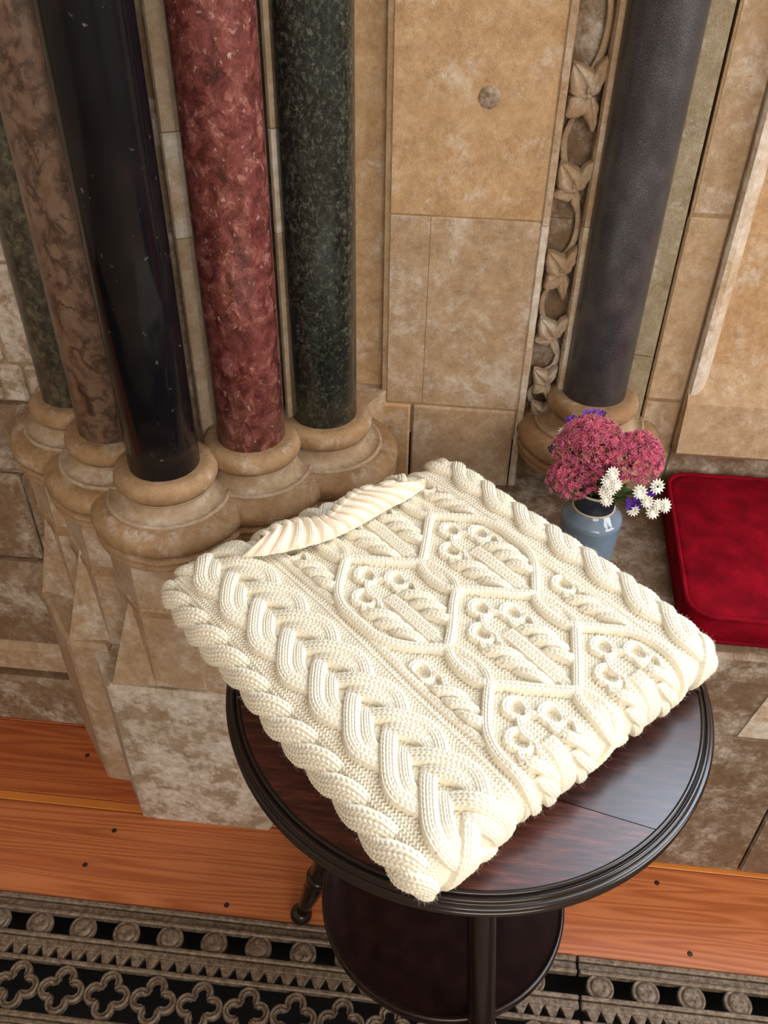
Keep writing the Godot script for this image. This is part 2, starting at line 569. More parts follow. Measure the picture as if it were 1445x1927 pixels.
# ---------------------------------------------------------------- floor and grating
func build_floor() -> void:
	var f := setting("floor", "orange varnished pine floorboards along the wall")
	# boards run along x; each row is one or two lengths
	var rows := [[-0.644, -0.8015, M.pine, [0.9]], [-0.803, -0.8195, M.pine_sap, []], [-0.8205, -0.965, M.pine_b, [-1.2]], [-0.9665, -1.2, M.pine_b, []]]
	for r in rows:
		var xs: Array = [-3.0] + r[3] + [3.0]
		for i in xs.size() - 1:
			part("plank", box(Vector3(xs[i] + 0.0006, -0.025, r[1]), Vector3(xs[i + 1] - 0.0006, 0.0, r[0]), 0.0012), r[2], f)
	for p in [[-0.546, -0.700], [-0.41, -0.823], [-0.62, -0.905], [-0.79, -0.905], [-0.30, -0.66], [0.42, -0.665], [0.385, -0.775], [-0.52, -0.765], [0.05, -0.66], [0.2, -0.78]]:
		part("nail", lathe([Vector2(0.0001, 0.0007), Vector2(0.0030, 0.0006), Vector2(0.0042, 0.0003), Vector2(0.0043, -0.001)], 14), M.nail, f, at(p[0], 0, p[1]))
	part("flagstone", box(Vector3(-3.0, -0.06, 0.12), Vector3(3.0, 0.0, 3.5)), M.flags, f)
	part("sub_floor", box(Vector3(-3.1, -0.3, -1.5), Vector3(3.1, -0.2, 3.6)), M.soot, f)
	var pit := setting("trim_1", "dark duct under the iron floor grating")
	part("duct_side", box(Vector3(-3.0, -0.2, -0.66), Vector3(3.0, -0.026, -0.643)), M.soot, pit)
	part("duct_bottom", box(Vector3(-3.0, -0.2, -0.643), Vector3(3.0, -0.14, 0.12)), M.soot, pit)
	part("duct_side", box(Vector3(-3.0, -0.2, 0.12), Vector3(3.0, -0.061, 0.14)), M.soot, pit)
	grating(-1.2, 0.246, "cast iron floor grating of quatrefoils and discs, the long panel left of the seam", [-0.443, 0.069])
	grating(0.249, 1.4, "cast iron floor grating panel right of the seam, partly under the table", [0.279, 0.0665])

func grating(x0: float, x1: float, label: String, beat: Array) -> void:
	var g := thing("floor_grating", label, "grating")
	var top := 0.002
	var lo := -0.009
	# long rails: [z near the wall, z towards the viewer, raised by]
	for r in [[-0.6425, -0.6345, 0.001], [-0.634, -0.6225, -0.003], [-0.622, -0.6155, 0.003], [-0.585, -0.5785, 0.003], [-0.578, -0.5665, -0.001], [-0.5505, -0.5435, 0.002], [-0.4735, -0.466, 0.003], [-0.4655, -0.458, -0.001], [-0.437, -0.430, 0.002], [-0.40, -0.39, 0.002], [-0.25, -0.24, 0.002]]:
		part("rail", box(Vector3(x0, lo, r[0]), Vector3(x1, top + r[2], r[1]), 0.0018), M.iron, g)
	part("border", box(Vector3(x0, lo, -0.20), Vector3(x1, top, 0.12), 0.002), M.iron, g)
	var rosette := lathe([Vector2(0.0001, 0.0028), Vector2(0.005, 0.0026), Vector2(0.0065, 0.0032), Vector2(0.011, 0.0030), Vector2(0.0135, 0.0020), Vector2(0.0141, -0.0005), Vector2(0.0156, -0.0005), Vector2(0.0168, 0.0008), Vector2(0.0192, 0.0006), Vector2(0.0204, -0.0008), Vector2(0.0204, lo)], 28)
	var petals := begin()
	for k in 6:
		var a := TAU * k / 6
		add_box(petals, Vector3(cos(a) * 0.008 - 0.0017, 0.0022, sin(a) * 0.008 - 0.0017), Vector3(cos(a) * 0.008 + 0.0017, 0.0040, sin(a) * 0.008 + 0.0017), 0.0008)
	var petal_mesh := petals.commit()
	var pitch: float = beat[1]
	var n0 := int(ceil((x0 + 0.016 - beat[0]) / pitch))
	var n1 := int(floor((x1 - 0.016 - beat[0]) / pitch))
	var quatre := quatrefoil_mesh(0.0345, top, lo)
	for i in range(n0, n1 + 1):
		var x: float = beat[0] + pitch * i
		if x < -0.9 or x > 0.75:
			continue
		var ro := part("rosette", rosette, M.iron, g, at(x, 0, -0.600))
		part("boss", petal_mesh, M.iron, ro)
		part("quatrefoil", quatre, M.iron, g, at(x + 0.002, 0, -0.509))
		part("link", box(Vector3(-0.0055, lo, -0.006), Vector3(0.0055, top - 0.001, 0.006), 0.001), M.iron, g, at(x + 0.002, 0, -0.5415))
		part("link", box(Vector3(-0.0055, lo, -0.006), Vector3(0.0055, top - 0.001, 0.006), 0.001), M.iron, g, at(x + 0.002, 0, -0.4755))
	# pierced strip: teeth between triangular holes, points of the holes towards the wall
	var tooth := prism([Vector2(-0.0116, -0.0085), Vector2(0.0116, -0.0085), Vector2(0.0106, -0.0072), Vector2(0.0030, 0.0086), Vector2(-0.0030, 0.0086), Vector2(-0.0106, -0.0072)], lo, top - 0.001, 0.0008)
	var step := pitch / 3.0
	var t := ceilf((x0 + 0.012) / step) * step
	while t < x1 - 0.011:
		if t > -0.85 and t < 0.72:
			part("tooth", tooth, M.iron, g, at(t, 0, -0.5585))
			part("tooth", tooth, M.iron, g, at(t, 0, -0.4485))
		t += step

func quatrefoil_mesh(r: float, top: float, lo: float) -> ArrayMesh:
	# four lobes: union of circles, taken as a polar outline; a ridged band follows it
	var n := 96
	var d := r * 0.53
	var q := r - d
	var st := begin()
	st.set_smooth_group(-1)
	var band := [[1.0, lo], [1.0, top - 0.001], [0.955, top + 0.0012], [0.90, top + 0.0012], [0.86, top - 0.0018], [0.815, top - 0.0018], [0.79, top + 0.0008], [0.75, top + 0.0004], [0.73, top - 0.002], [0.73, lo]]
	var rows := []
	for b in band:
		var row := []
		for k in n:
			var a := TAU * k / n
			var m := fposmod(a + PI / 4, PI / 2) - PI / 4
			var rr := d * cos(m) + sqrt(maxf(q * q - pow(d * sin(m), 2), 0.0))
			# keep the band about even in width: move inwards along the lobe
			var inset: float = (1.0 - b[0]) * r
			var q2 := maxf(q - inset, 0.001)
			var s: float = q2 * q2 - pow(d * sin(m), 2)
			var r2: float = d * cos(m) + sqrt(s) if s > 0.0 else d * cos(m) * 0.98
			if b[0] >= 1.0:
				r2 = rr
			row.append(Vector3(cos(a) * r2, b[1], sin(a) * r2))
		rows.append(row)
	for i in band.size() - 1:
		for k in n:
			var m := (k + 1) % n
			var p0: Vector3 = rows[i][k]
			var out := Vector3(p0.x, 0, p0.z).normalized() * (1.0 if i < 1 else (-1.0 if i == band.size() - 2 else 0.0)) + Vector3.UP * 0.3
			quad(st, rows[i][k], rows[i][m], rows[i + 1][m], rows[i + 1][k], out)
	return st.commit()

# ---------------------------------------------------------------- the pier: five marble shafts
const SHAFT_FOOT := 0.69

func build_pier() -> void:
	marble_column(Vector2(-0.370, -0.890), M.black_marble, "glossy black marble column at the front corner of the pier, with its round stone base", "black")
	marble_column(Vector2(-0.273, -0.966), M.red_marble, "mottled red marble column right of the black one, with its round stone base", "red")
	marble_column(Vector2(-0.184, -1.034), M.green_marble, "dark green marble column nearest the plain ashlar, with its round stone base", "green")
	marble_column(Vector2(-0.464, -0.962), M.brown_marble, "veined pinkish brown marble column left of the black one, with its round stone base", "brown")
	marble_column(Vector2(-0.548, -1.040), M.olive_marble, "olive grey marble column at the far left end of the pier, on its stone base", "olive")
	marble_column(Vector2(0.199, -1.140), M.grey_marble, "speckled charcoal marble column beside the carved foliage, behind the flowers", "grey")
	# stone arrises between the shafts and the core behind them
	var core := thing("pier_core", "limestone core of the pier with narrow upright fillets showing between the marble columns", "pier")
	for s in [[-0.338, -0.985, 0.0105, M.stone_patchy], [-0.226, -1.018, 0.0085, M.stone_patchy]]:
		var k: float = s[2]
		var poly := [Vector2(s[0] - k, s[1] + 0.002), Vector2(s[0] - k + 0.004, s[1] + 0.006), Vector2(s[0] + k - 0.004, s[1]), Vector2(s[0] + k, s[1] - 0.005), Vector2(s[0] + k, s[1] - 0.08), Vector2(s[0] - k, s[1] - 0.08)]
		var y := 0.655
		for h in [0.30, 0.12, 0.50, 0.8, 0.9, 1.0]:
			part("fillet", prism(poly, y + 0.0006, minf(y + h, 4.0) - 0.0006, 0.001), [M.stone_pale, M.lime_wash][int(h < 0.2)], core)
			y += h
			if y >= 4.0:
				break
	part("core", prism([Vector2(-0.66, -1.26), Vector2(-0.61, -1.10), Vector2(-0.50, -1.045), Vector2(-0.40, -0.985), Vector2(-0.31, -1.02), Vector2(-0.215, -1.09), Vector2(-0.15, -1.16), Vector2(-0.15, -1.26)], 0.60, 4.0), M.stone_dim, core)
	part("core_ledge", prism([Vector2(-0.62, -1.26), Vector2(-0.57, -1.03), Vector2(-0.46, -0.95), Vector2(-0.37, -0.88), Vector2(-0.27, -0.955), Vector2(-0.16, -1.04), Vector2(-0.10, -1.15), Vector2(-0.10, -1.26)], 0.60, 0.672, 0.003), M.stone_patchy, core)
	# stepped plinth under the five bases
	var pl := thing("column_plinth", "stepped limestone plinth with pointed stops carrying the cluster of marble columns", "plinth")
	var ctr := [Vector2(-0.370, -0.890), Vector2(-0.464, -0.962), Vector2(-0.548, -1.040), Vector2(-0.273, -0.966), Vector2(-0.184, -1.034)]
	for i in 5:
		var c: Vector2 = ctr[i]
		var oc := []
		var a := 0.086
		for k in 8:
			var t := TAU * (k + 0.5) / 8
			oc.append(c + Vector2(cos(t), sin(t)) * a / cos(PI / 8))
		part("octagon_block", prism(oc, 0.508, 0.60, 0.0), M.stone_patchy, pl)
		part("bead", prism(grow(oc, c, 1.03), 0.492, 0.507, 0.003), M.stone_base, pl)
		part("octagon_block", prism(oc, 0.345, 0.491, 0.0), M.stone_patchy, pl)
	part("base_block", prism([Vector2(-0.545, -1.0), Vector2(-0.525, -0.8625), Vector2(-0.480, -0.798), Vector2(-0.470, -0.7955), Vector2(-0.262, -0.7955), Vector2(-0.256, -0.803), Vector2(-0.256, -1.0)], 0.0, 0.342, 0.006), M.stone_white, pl)
	part("base_block", prism([Vector2(-0.70, -1.10), Vector2(-0.652, -0.972), Vector2(-0.568, -0.868), Vector2(-0.560, -0.864), Vector2(-0.50, -0.862), Vector2(-0.50, -1.10)], 0.0, 0.352, 0.006), M.stone_patchy, pl)
	part("base_block", prism([Vector2(-0.26, -1.10), Vector2(-0.26, -0.868), Vector2(-0.175, -0.868), Vector2(-0.165, -0.876), Vector2(-0.165, -0.94), Vector2(-0.08, -0.94), Vector2(-0.08, -1.10)], 0.0, 0.342, 0.006), M.stone_patchy, pl)
	part("core_block", prism([Vector2(-0.37, -0.88), Vector2(-0.451, -0.885), Vector2(-0.464, -0.962), Vector2(-0.545, -0.962), Vector2(-0.60, -1.04), Vector2(-0.60, -1.2), Vector2(-0.10, -1.2), Vector2(-0.13, -1.02), Vector2(-0.195, -0.956), Vector2(-0.26, -0.966), Vector2(-0.287, -0.885)], 0.30, 0.598), M.stone_patchy, pl)
	# pointed stops on the corners of the blocks
	for s in [[Vector2(-0.477, -0.799), Vector2(-0.4056, -0.8035), Vector2(-0.4565, -0.8544), Vector2(-0.430, -0.830), 0.34, 0.50], [Vector2(-0.567, -0.867), Vector2(-0.4996, -0.8755), Vector2(-0.5505, -0.9264), Vector2(-0.524, -0.902), 0.35, 0.52], [Vector2(-0.259, -0.7965), Vector2(-0.3344, -0.8035), Vector2(-0.2835, -0.8544), Vector2(-0.310, -0.830), 0.34, 0.50], [Vector2(-0.652, -0.969), Vector2(-0.5836, -0.9535), Vector2(-0.6345, -1.0044), Vector2(-0.608, -0.980), 0.35, 0.52]]:
		var st := begin()
		var y0: float = s[4] - 0.012
		var c0 := v3(s[0], y0)
		var e0 := v3(s[1], y0)
		var e1 := v3(s[2], y0)
		var ap := v3(s[3], s[5])
		var out := c0 - v3(s[3], y0)
		tri(st, c0, e0, ap, out + Vector3.UP * 0.02)
		tri(st, c0, e1, ap, out + Vector3.UP * 0.02)
		tri(st, e0, e1, ap, -out)
		tri(st, c0, e0, e1, Vector3.DOWN)
		part("pointed_stop", st.commit(), M.stone_patchy, pl)

func grow(poly: Array, c: Vector2, k: float) -> Array:
	var o := []
	for p in poly:
		o.append(c + (p - c) * k)
	return o

func marble_column(c: Vector2, mat: Material, label: String, _id: String) -> void:
	var o := thing("marble_column", label, "column")
	o.set_meta("kind", "thing")
	o.position = Vector3(c.x, 0, c.y)
	part("shaft", lathe([Vector2(0.0001, SHAFT_FOOT), Vector2(0.0448, SHAFT_FOOT), Vector2(0.0455, SHAFT_FOOT + 0.001), Vector2(0.0455, SHAFT_FOOT + 0.3), Vector2(0.0455, 1.6), Vector2(0.0455, 4.0)], 64), mat, o)
	# base: roll, hollow, fillet, big torus, two reeds
	var roll := [Vector2(0.040, 0.694), Vector2(0.052, 0.694)]
	roll += arc(0.0535, 0.6795, 0.0135, 0.0145, 85, -80, 10)
	roll += [Vector2(0.0600, 0.6635), Vector2(0.0600, 0.662)]
	part("roll_moulding", lathe(roll, 56), M.stone_base, o)
	var hollow := [Vector2(0.0600, 0.6655), Vector2(0.0598, 0.660), Vector2(0.0612, 0.654), Vector2(0.066, 0.6475), Vector2(0.0735, 0.6455), Vector2(0.0775, 0.6475)]
	hollow += arc(0.0785, 0.6445, 0.0035, 0.0035, 90, -80, 6)
	hollow += [Vector2(0.079, 0.640)]
	part("hollow_moulding", lathe(hollow, 56), M.stone_pale, o)
	var torus := [Vector2(0.076, 0.6445), Vector2(0.0815, 0.6440)]
	torus += arc(0.0830, 0.6255, 0.0222, 0.0185, 92, -70, 14)
	part("torus_moulding", lathe(torus, 64), M.stone_base, o)
	var reeds := [Vector2(0.090, 0.612)]
	reeds += arc(0.0930, 0.6055, 0.0105, 0.0065, 60, -60, 6)
	reeds += arc(0.0905, 0.5935, 0.0105, 0.0065, 60, -75, 6)
	reeds += [Vector2(0.085, 0.585), Vector2(0.0001, 0.585)]
	part("reed_moulding", lathe(reeds, 56), M.stone_base, o)

# ---------------------------------------------------------------- walls
func build_wall() -> void:
	var wl := setting("wall_left", "rough whitewashed stonework left of the pier")
	# low plinth course with a sloping top, then ashlar, a hollow string and the upper courses
	for s in [[-1.6, -1.02, 0.0, 0.125], [-1.02, -0.60, 0.0, 0.125]]:
		part("stone_block", stone_box(Vector3(s[0] + 0.001, s[2], -1.25), Vector3(s[1] - 0.001, s[3], -0.967), 0.006), M.stone_dim, wl)
	for s in [[-1.6, -1.1], [-1.1, -0.60]]:
		part("stone_block", stone_box(Vector3(s[0] + 0.001, 0.127, -1.25), Vector3(s[1] - 0.001, 0.205, -0.975), 0.014), M.stone_patchy, wl)
		var st := begin()
		for e in [[0.206, -0.984, 0.35, -0.984], [0.35, -0.984, 0.378, -1.006]]:
			quad(st, Vector3(s[0], e[0], e[1]), Vector3(s[1], e[0], e[1]), Vector3(s[1], e[2], e[3]), Vector3(s[0], e[2], e[3]), Vector3(0, 0.5, 1))
		quad(st, Vector3(s[0], 0.378, -1.006), Vector3(s[1], 0.378, -1.006), Vector3(s[1], 0.378, -1.25), Vector3(s[0], 0.378, -1.25), Vector3.UP)
		quad(st, Vector3(s[0], 0.206, -0.984), Vector3(s[1], 0.206, -0.984), Vector3(s[1], 0.206, -1.25), Vector3(s[0], 0.206, -1.25), Vector3.DOWN)
		part("weathered_course", st.commit(), M.stone_dim, wl)
	for s in [[-1.6, -0.95, 0.38, 0.553], [-0.949, -0.655, 0.38, 0.553], [-0.654, -0.56, 0.38, 0.553]]:
		part("stone_block", stone_box(Vector3(s[0] + 0.001, s[2], -1.25), Vector3(s[1] - 0.001, s[3], -1.012), 0.003), M.stone_dim, wl)
	part("string_course", prism_x([Vector2(-1.25, 0.555), Vector2(-1.018, 0.555), Vector2(-1.014, 0.565), Vector2(-1.022, 0.575), Vector2(-1.045, 0.590), Vector2(-1.066, 0.612), Vector2(-1.080, 0.636), Vector2(-1.25, 0.636)], -1.6, -0.56), M.stone_bench, wl)
	for s in [[-1.6, -0.69, 0.638, 0.702], [-0.689, -0.648, 0.638, 0.702], [-0.647, -0.56, 0.638, 0.702], [-1.6, -0.672, 0.704, 0.86], [-0.671, -0.56, 0.704, 0.86], [-1.6, -0.74, 0.862, 1.05], [-0.739, -0.56, 0.862, 1.05], [-1.6, -0.56, 1.052, 2.4], [-1.6, -0.56, 2.402, 4.0]]:
		part("stone_block", stone_box(Vector3(s[0] + 0.0015, s[2] + 0.0008, -1.25), Vector3(s[1] - 0.0015, s[3] - 0.0008, -1.086), 0.004), M.stone_white, wl)
	part("mortar", box(Vector3(-1.6, 0.0, -1.25), Vector3(-0.56, 4.0, -1.092)), M.mortar, wl)
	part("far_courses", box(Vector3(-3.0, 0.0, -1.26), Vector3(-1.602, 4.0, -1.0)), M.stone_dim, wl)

	var wb := setting("wall_right", "tan ashlar stonework right of the pier")
	# recess beside the green shaft, ledge and pilaster
	part("stone_block", stone_box(Vector3(-0.16, 0.50, -1.26), Vector3(-0.101, 4.0, -1.152), 0.002), M.stone_warm, wb)
	var courses := [[0.655, 0.941], [0.9425, 1.32], [1.3215, 1.75], [1.7515, 2.3], [2.3015, 4.0]]
	var split := [-0.052, 3.0, -0.02, 3.0, 3.0]
	for i in courses.size():
		var y0: float = courses[i][0]
		var y1: float = courses[i][1]
		var x0 := -0.1145
		var xs: Array = [x0, 0.0915]
		if split[i] < 1.0:
			xs = [x0, split[i], 0.0915]
		for k in xs.size() - 1:
			var poly: Array = [Vector2(xs[k] + 0.0004, -1.26), Vector2(xs[k] + 0.0004, -1.136), Vector2(xs[k + 1] - 0.0004, -1.136), Vector2(xs[k + 1] - 0.0004, -1.26)]
			if k == 0:
				poly = [Vector2(x0, -1.26), Vector2(x0, -1.150), Vector2(x0 + 0.0095, -1.136), Vector2(xs[1] - 0.0004, -1.136), Vector2(xs[1] - 0.0004, -1.26)]
			part("stone_block", prism(poly, y0, y1 - 0.0012, 0.0012), [M.stone_patchy, M.stone_warm, M.stone][i % 3], wb)
	for s in [[-0.16, -0.068, 0.50, 0.652], [-0.067, 0.0895, 0.50, 0.652]]:
		part("stone_block", stone_box(Vector3(s[0], s[2], -1.26), Vector3(s[1] - 0.001, s[3], -1.131), 0.003), [M.stone_warm, M.stone_patchy][int(s[0] > -0.1)], wb)
	part("stone_plug", lathe([Vector2(0.0001, 0.0006), Vector2(0.0125, 0.0006), Vector2(0.0140, -0.0004), Vector2(0.0140, -0.004)], 28), M.stone_dim, wb, Transform3D(Basis(Vector3.RIGHT, PI / 2), Vector3(0.0105, 1.088, -1.136)))
	part("mortar", box(Vector3(-0.113, 0.60, -1.25), Vector3(0.0912, 4.0, -1.1372), 0.0), M.mortar, wb)
	part("mortar", box(Vector3(0.2787, 0.52, -1.25), Vector3(0.3312, 4.0, -1.1494), 0.0), M.mortar, wb)
	# nook behind the charcoal shaft
	var y := 0.50
	for h in [0.25, 0.45, 0.6, 0.9, 1.3]:
		part("nook_block", prism([Vector2(0.150, -1.26), Vector2(0.155, -1.17), Vector2(0.190, -1.186), Vector2(0.228, -1.176), Vector2(0.240, -1.154), Vector2(0.2745, -1.149), Vector2(0.2765, -1.156), Vector2(0.2765, -1.26)], y + 0.0008, y + h - 0.0008), M.nook, wb)
		y += h
	# jamb right of the nook
	y = 0.50
	for h in [0.180, 0.275, 0.5, 0.7, 1.35]:
		part("stone_block", stone_box(Vector3(0.2785, y + 0.0008, -1.26), Vector3(0.3315, y + h - 0.0008, -1.148), 0.003), [M.stone, M.stone_warm, M.stone_patchy][int(h * 100) % 3], wb)
		y += h
	# moulded edge and sunk panel
	part("edge_moulding", prism([Vector2(0.332, -1.26), Vector2(0.332, -1.140), Vector2(0.336, -1.135), Vector2(0.344, -1.136), Vector2(0.355, -1.146), Vector2(0.361, -1.160), Vector2(0.361, -1.26)], 0.605, 1.40, 0.002), M.lime_wash, wb)
	part("edge_moulding", prism([Vector2(0.332, -1.26), Vector2(0.332, -1.140), Vector2(0.336, -1.135), Vector2(0.344, -1.136), Vector2(0.355, -1.146), Vector2(0.361, -1.160), Vector2(0.361, -1.26)], 1.401, 4.0), M.stone_patchy, wb)
	part("sunk_panel", box(Vector3(0.361, 0.70, -1.26), Vector3(1.6, 1.50, -1.182)), M.stone_warm, wb)
	part("panel_sill", prism_x([Vector2(-1.26, 0.602), Vector2(-1.125, 0.602), Vector2(-1.118, 0.61), Vector2(-1.128, 0.69), Vector2(-1.134, 0.700), Vector2(-1.182, 0.728), Vector2(-1.26, 0.728)], 0.3325, 1.6), M.stone, wb)
	part("stone_block", stone_box(Vector3(0.3325, 0.50, -1.26), Vector3(1.6, 0.60, -1.150), 0.003), M.stone_dim, wb)
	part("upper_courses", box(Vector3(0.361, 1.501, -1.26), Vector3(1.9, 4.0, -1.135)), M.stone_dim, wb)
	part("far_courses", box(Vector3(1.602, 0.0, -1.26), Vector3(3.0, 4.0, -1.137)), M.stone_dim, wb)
	build_carving()

# a profile in (z, y) run along x
func prism_x(poly: Array, x0: float, x1: float) -> ArrayMesh:
	var st := begin()
	var p := PackedVector2Array(poly)
	var n := p.size()
	var cw := Geometry2D.is_polygon_clockwise(p)
	var idx := Geometry2D.triangulate_polygon(p)
	for e in [[x0, Vector3.LEFT], [x1, Vector3.RIGHT]]:
		for i in range(0, idx.size(), 3):
			tri(st, Vector3(e[0], p[idx[i]].y, p[idx[i]].x), Vector3(e[0], p[idx[i + 1]].y, p[idx[i + 1]].x), Vector3(e[0], p[idx[i + 2]].y, p[idx[i + 2]].x), e[1])
	for i in n:
		var k := (i + 1) % n
		var d := p[k] - p[i]
		var out := Vector3(0, d.x, -d.y) * (1.0 if cw else -1.0)
		quad(st, Vector3(x0, p[i].y, p[i].x), Vector3(x1, p[i].y, p[i].x), Vector3(x1, p[k].y, p[k].x), Vector3(x0, p[k].y, p[k].x), out)
	return st.commit()

# ---------------------------------------------------------------- carved foliage strip
func lobe(length: float, width: float, rise: float, crease: float, ragged: float, curl: float) -> ArrayMesh:
	# a leaf lobe growing along +x from the origin, standing proud along +z, with a sunk midrib
	var nx := 22
	var ny := 17
	var pos := PackedVector3Array()
	pos.resize(nx * ny)
	for j in ny:
		var t := 2.0 * j / (ny - 1) - 1.0
		for i in nx:
			var s := float(i) / (nx - 1)
			var w := width * (pow(sin(PI * pow(s, 0.62)), 0.75) * 0.98 + 0.04 * (1.0 - s))
			w *= 1.0 + ragged * sin(s * 17.0 + signf(t) * 1.3) * absf(t)
			var h := rise * (sqrt(maxf(1.0 - t * t * 0.96, 0.0))) * (0.35 + 0.65 * sin(PI * minf(s * 0.8 + 0.12, 1.0)))
			h -= crease * exp(-pow(t * 5.0, 2)) * (1.0 - s * 0.6)
			h += curl * s * s
			if absf(t) > 0.99 or i == nx - 1:
				h = -0.004
			pos[j * nx + i] = Vector3(s * length, t * w, h)
	return grid_mesh(pos, nx, ny, false)

func build_carving() -> void:
	var c := thing("carved_frieze", "upright band of carved stone leaves and stems beside the charcoal column", "carving")
	var y := 0.50
	for h in [0.152, 0.285, 0.38, 0.5, 0.6, 1.5]:
		var low: bool = h < 0.3
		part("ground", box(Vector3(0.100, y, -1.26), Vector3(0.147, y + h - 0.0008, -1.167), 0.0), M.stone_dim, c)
		part("fillet", prism([Vector2(0.0913, -1.26), Vector2(0.0913, -1.1355), Vector2(0.0930, -1.1338), Vector2(0.1005, -1.1338), Vector2(0.1020, -1.1365), Vector2(0.1025, -1.26)], y, y + h - 0.0008), M.lime_wash if low else M.stone_patchy, c)
		if y > 0.6:
			part("fillet", prism([Vector2(0.1445, -1.26), Vector2(0.1445, -1.142), Vector2(0.147, -1.1365), Vector2(0.154, -1.1365), Vector2(0.1575, -1.141), Vector2(0.158, -1.26)], y, y + h - 0.0008), M.lime_wash if low else M.stone_patchy, c)
		y += h
	# trefoil leaves up the band, alternately high and low, joined by a waving stem
	var big := lobe(0.043, 0.0185, 0.013, 0.009, 0.05, 0.001)
	var round := lobe(0.036, 0.0165, 0.013, 0.006, 0.08, 0.0)
	var slim := lobe(0.046, 0.0105, 0.013, 0.005, 0.10, 0.002)
	var ys := [1.232, 1.092, 0.980, 0.868, 0.772, 0.698, 0.645]
	for i in ys.size():
		var yy: float = ys[i]
		var mat: Material = M.stone_patchy if i < 4 else M.lime_wash
		var k := [1.0, 1.0, 0.95, 0.9, 0.85, 0.7, 0.6][i] as float
		var hub := Vector3(0.1285, yy, -1.152)
		var leaf := MeshInstance3D.new()
		leaf.name = "leaf"
		leaf.mesh = lathe([Vector2(0.0001, 0.006), Vector2(0.003, 0.005), Vector2(0.0045, 0.0)], 12)
		leaf.material_override = mat
		leaf.transform = Transform3D(Basis(Vector3.RIGHT, PI / 2), hub + Vector3(0, 0, 0.005))
		c.add_child(leaf, true)
		var back := leaf.transform.affine_inverse()
		for l in [[big, 128.0, 1.0, 0.004], [round, 196.0 if i % 2 == 0 else 224.0, 0.85 if i % 2 == 0 else 1.0, 0.001], [slim, 66.0, 1.0, 0.003], [slim, 283.0, 0.95 if i % 2 == 1 else 0.7, 0.001]]:
			var a := deg_to_rad(l[1] + rng.randf_range(-6, 6))
			var b := Basis(Vector3(0, 0, 1), a).scaled_local(Vector3(l[2] * k, l[2] * k, l[2]))
			part("lobe", l[0], mat, leaf, back * Transform3D(b, hub + Vector3(0, 0, l[3])))
		if i < ys.size() - 1:
			var y2: float = ys[i + 1]
			var d := yy - y2
			var pts := spline([Vector3(0.128, yy + 0.004, -1.160), Vector3(0.114, yy - d * 0.28, -1.160), Vector3(0.108, yy - d * 0.5, -1.159), Vector3(0.114, yy - d * 0.78, -1.160), Vector3(0.129, y2 + 0.004, -1.160)] if i % 2 == 1 else [Vector3(0.129, yy, -1.160), Vector3(0.1385, yy - d * 0.3, -1.158), Vector3(0.1405, yy - d * 0.5, -1.158), Vector3(0.136, yy - d * 0.72, -1.160), Vector3(0.122, y2 + 0.010, -1.160)], 6)
			var rad := []
			for q in pts.size():
				rad.append(lerpf(0.0024, 0.0038, float(q) / pts.size()))
			part("stem", tube(pts, rad, 8, 1.4), mat, c)

